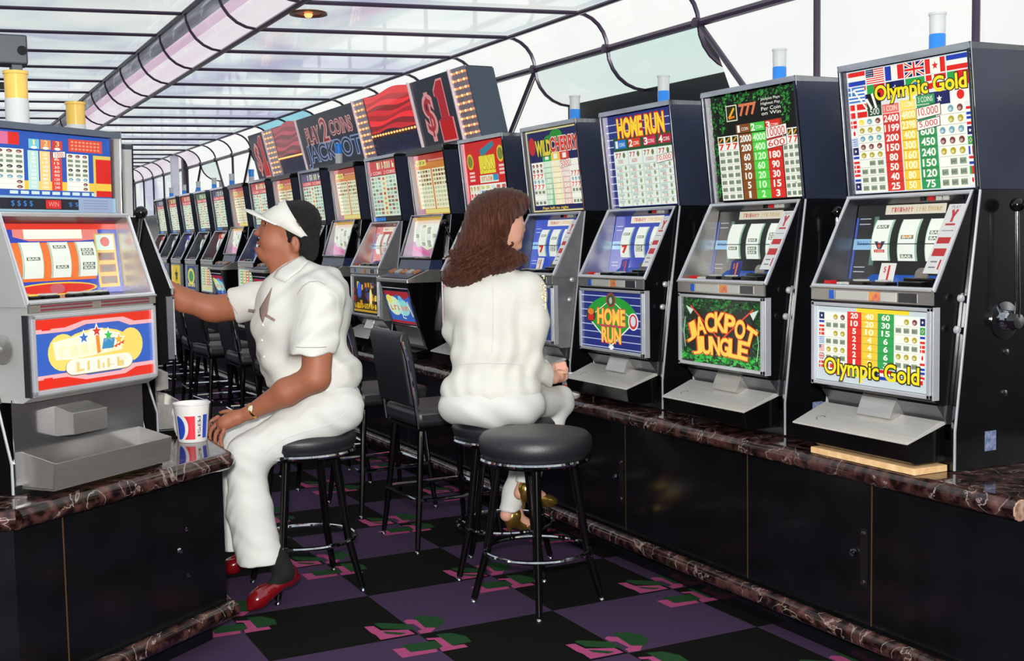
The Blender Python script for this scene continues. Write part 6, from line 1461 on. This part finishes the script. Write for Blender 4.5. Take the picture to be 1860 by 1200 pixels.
# ---------------------------------------------------------------- woman in white
DW = 5.22
def pw(x, y, o=0.): return at(x, y, DW+o)
jk = [E_(pw(897, 560), (.175, .120, .15), .07), E_(pw(893, 620), (.160, .115, .15), .07), E_(pw(888, 662), (.155, .112, .09), .06), C_(pw(842, 535, .02), pw(955, 527, .0), .075, .075, .06), C_(pw(905, 505), pw(910, 495), .07, .055, .04),
  E_(pw(892, 708), (.224, .160, .105), .06, cuts=[(np.array([0, 0, .72]), -UP)]), E_(pw(893, 640), (.16, .12, .07), .05),
  C_(pw(958, 530), pw(966, 590, -.01), .078, .072, .04), C_(pw(966, 585, -.01), pw(955, 655, .0), .072, .060, .04), E_(pw(960, 655, 0), (.062, .06, .058), .03),
  C_(pw(958, 660, .0), pw(1000, 685, .10), .058, .044, .03, [(pw(1001, 685, .10), RT*.9+DP*.3)]),
  C_(pw(838, 535, .03), pw(832, 600, .10), .072, .064, .04), C_(pw(832, 600, .10), pw(848, 640, .18), .062, .055, .04), C_(pw(848, 640, .18), pw(985, 668, .34), .055, .04, .03)]
jackm = mat('white_jersey', (222, 222, 213), .85, bump=.05, bscale=300, noise=(220, 220, 212))
wm_p = [E_(pw(918, 408), (.082, .085, .095), .02), E_(pw(934, 420, .012), (.034, .055, .066), .02), E_(pw(938, 443, .015), (.022, .036, .022), .02), C_(pw(945, 405, .01), pw(951, 417, .01), .006, .009, .008), E_(pw(946, 427, .012), (.012, .022, .014), .01),
  E_(pw(947, 432, .012), (.008, .018, .004), .004), E_(pw(946, 437, .012), (.009, .018, .005), .004), E_(pw(942, 448, .012), (.014, .02, .012), .012), E_(pw(941, 396, .01), (.012, .04, .010), .012), E_(pw(948, 404, -.018), (.010, .012, .007), -.006),
  E_(pw(934, 430, -.03), (.028, .02, .026), .02), C_(pw(915, 430), pw(908, 500), .05, .055, .03),
  E_(pw(897, 580), (.13, .09, .15), .05), E_(pw(893, 660), (.12, .09, .10), .05), E_(pw(893, 715), (.16, .11, .08), .05), C_(pw(955, 530), pw(958, 655), .05, .042, .03), C_(pw(958, 655), pw(1006, 686, .11), .042, .027, .02),
  C_(pw(845, 535, .05), pw(850, 640, .18), .045, .04, .03), C_(pw(850, 640, .18), pw(1002, 672, .34), .038, .026, .02),
  C_(pw(930, 735, .02), pw(1018, 722, .34), .075, .05, .03), C_(pw(1018, 722, .34), pw(945, 895, .18), .042, .03, .02), C_(pw(880, 735, .05), pw(985, 730, .46), .07, .05, .03), C_(pw(985, 730, .46), pw(920, 935, .24), .042, .03, .02)]
wh = []
wm_p += [C_(pw(1004, 686, .11), pw(1014, 684, .14), .024, .028, .012), E_(pw(1016, 680, .15), (.026, .03, .024), .014), C_(pw(1004, 672, .33), pw(1012, 668, .24), .024, .026, .012)]
for k in range(4): finger(wh, pw(1013+k*3.6, 668-k*2.6, .15+.012*k), UP*(.18)+RT*.35-DP*.0, .0, .0001, .008, -UP)
wh = []
for k in range(4):
    finger(wh, pw(1010+k*5.2, 662-k*1.2, .17), -UP*1.0+RT*.22, .16, .082-.006*abs(k-1.5), .0085, -RT)
finger(wh, pw(1006, 678, .12), RT*1+UP*.25, .2, .058, .009, -UP)
for k in range(4): finger(wh, pw(1014, 676+k*5, .14), RT*1.-UP*.06+DP*.1, .5, .058, .008, UP*.8+DP)
wm_p += wh
def wom_col(V):
    c = np.tile(np.array(lin((228, 172, 148))), (len(V), 1))
    for p, r, cc, s in ((pw(949, 434, .0), .016, (190, 70, 70), .9), (pw(936, 426, -.03), .03, (226, 140, 120), .6), (pw(946, 403, -.02), .014, (150, 110, 110), .8)):
        w_ = np.clip(1-np.linalg.norm(V-p, axis=1)/r, 0, 1)[:, None]**.6*s; c = c*(1-w_)+np.array(lin(cc))*w_
    return c
wom = sdf_obj('person', wm_p, .0048, skin, None, None, wom_col, 1)
tag(wom, 'woman in white with long brown hair, seated with her back to us', 'person')
jo = sdf_obj('jacket', jk, .0062, jackm, wom, lambda X, Y, Z: .0022*np.sin(((X*RT[0]+Y*RT[1])*95)+2.2*np.sin(Z*9)+1.2*np.sin(Z*23))*np.clip((1.38-Z)*3, 0, 1)+.0012*np.sin(X*40+Z*60), None, 1)
wt_ = [E_(pw(894, 728), (.226, .16, .105), .06, cuts=[(np.array([0, 0, .700]), -UP)]), E_(pw(862, 738, -.0), (.145, .15, .09), .05, cuts=[(np.array([0, 0, .700]), -UP)]), E_(pw(925, 738, 0), (.145, .15, .09), .05, cuts=[(np.array([0, 0, .700]), -UP)]),
  C_(pw(925, 730, .0), pw(1014, 728, .33), .100, .070, .05), C_(pw(885, 732, .03), pw(985, 735, .46), .098, .070, .05),
  C_(pw(1014, 728, .33), pw(990, 800, .27), .066, .054, .03), C_(pw(990, 800, .27), pw(950, 885, .19), .054, .052, .03, [(pw(953, 876, .19), -UP)]),
  C_(pw(985, 735, .46), pw(925, 925, .25), .066, .050, .03, [(pw(926, 925, .25), -UP)])]
sdf_obj('trousers', wt_, .0062, cloth_p, wom, folds([(.7, .3, 1, 0, 45), (1, -.5, .3, 1.3, 30)], .0018), None, 1)
seamline('side_seam', jo, [(895, 520), (896, 560), (895, 600), (893, 640)], jo, .0014, mat('off_white_seam'))
seamline('waist_seam', jo, [(832, 662), (850, 660), (890, 659), (930, 660), (950, 664)], jo, .0022, mat('off_white_seam'))
# epaulette beads on the right shoulder
rr_ = random.Random(3)
bpy.context.view_layer.update()
bd = MB()
for k in range(60):
    t = rr_.random(); x = 984+rr_.uniform(-5, 5)+8*t; y = 500+t*62; p_, n3 = on_surf(jo, min(x, 990), y, push=.002)
    v, f = [], []
    q = ballmesh(p_, (.0038, .0038, .0038), seg=6); bd._add(q.v, q.f)
tag(bd.build('shoulder_beading', mat('pale_gold_beads', (232, 214, 170), .3, .5), jo, True), kind='stuff')
brown = hair_mat('brown_hair', (36, 18, 13), (122, 68, 46), (210, 210, 9), .34)
def strands(X, Y, Z):
    R_ = X*RT[0]+Y*RT[1]
    return .0016*np.sin(R_*170+3*np.sin(Z*14)+1.2*np.sin(Z*31))+.002*np.sin(R_*330+Z*30+2*np.sin(Z*23))*1+.008*np.sin(R_*60+Z*75+1.5*np.sin(Y*50))*np.clip((1.32-Z)*6, 0, 1)
hw = [E_(pw(903, 395), (.125, .115, .118), .04), E_(pw(925, 362), (.085, .075, .048), .04, rot_ax(-6)), E_(pw(943, 368, .01), (.042, .05, .034), .03), E_(pw(885, 420), (.105, .10, .15), .05), E_(pw(868, 460, -.01), (.105, .085, .12), .05),
  E_(pw(846, 498, -.03), (.095, .07, .066), .04), E_(pw(822, 505, -.02), (.045, .05, .04), .03), E_(pw(895, 475, -.05), (.12, .06, .06), .04), E_(pw(928, 468, -.04), (.065, .05, .036), .03), E_(pw(945, 470, -.02), (.035, .04, .025), .02),
  E_(pw(958, 424, -.02), (.085, .12, .083), -.012), E_(pw(985, 395, 0), (.05, .1, .04), -.01)]
ho = sdf_obj('hair', hw, .0052, brown, wom, strands, None, 0)
lk_ = MB(); 
for k in range(120):
    u0 = rr_.random(); x = 822+u0*108; y = 450+rr_.random()*55-(u0*38); L = rr_.uniform(14, 30)
    p_, n3 = on_surf(ho, x, y, push=.0); 
    if np.linalg.norm(p_-pw(880, 470)) > .45: continue
    pts = [p_+n3*(.003+.004*math.sin(j*.55+k))+RT*(.011*math.sin(j*.55+k)-(.0014*j if x < 860 else -.0005*j))+DP*.008*math.cos(j*.55+k)-UP*(L/410/16*j) for j in range(17)]
    lk_.tube(pts, [.0015+.0045*math.sin(math.pi*min(1, (j+1)/17)) for j in range(17)], 7)
tag(lk_.build('loose_curls', brown, ho, True), kind='stuff')
ey = ballmesh(pw(942.5, 404, -.020), (.0095, .0095, .0095)).build('eye', mat('eye_white'), wom, True)
ballmesh(pw(945, 404, -.0245), (.0048, .0048, .0052)).build('iris', mat('dark_iris'), ey, True)
MB().tube([pw(939, 399, -.029), pw(943, 398, -.030), pw(948, 400, -.027)], .0016, 5).build('eyelash', blackhair, wom, True)
MB().tube([pw(1010+8*math.cos(t), 690, .15)*0+pw(1018, 686, .122)+RT*.010*math.cos(t)+UP*.010*math.sin(t) for t in np.linspace(0, 2*math.pi, 13)[:-1]], .002, 6, True).build('ring', goldm, wom, True)
goldsh = mat('gold_leather', (206, 168, 84), .2, .9)
def heelshoe(heel, toe):
    heel, toe = np.array(heel), np.array(toe); d = toe-heel; L = np.linalg.norm(d); f = d/L; s = np.cross(f, UP); s /= np.linalg.norm(s); u = np.cross(s, f); ax = [f, s, u]
    P_ = [E_(heel+f*.03+u*.035, (.042, .037, .05), .02, ax), C_(heel+f*.03+u*.012, toe-f*.04, .020, .026, .02), E_(toe-f*.05+u*.012, (.055, .036, .022), .02, ax), C_(heel+f*.02, heel+f*.026-UP*.055, .013, .006, .01), E_(heel+f*.10+u*.06, (.055, .024, .036), -.006, ax)]
    sdf_obj('high_heel_shoe', P_, .0042, goldsh, wom, None, None, 1)
    sdf_obj('foot', [E_(heel+f*.045+u*.055, (.030, .024, .04), .02, ax), C_(heel+f*.06+u*.04, toe-f*.09+u*.02, .024, .024, .02)], .0048, skin, wom, None, wom_col, 1)
heelshoe(pw(943, 900, .16), pw(1010, 915, .26)); heelshoe(pw(918, 948, .24), pw(985, 968, .36))
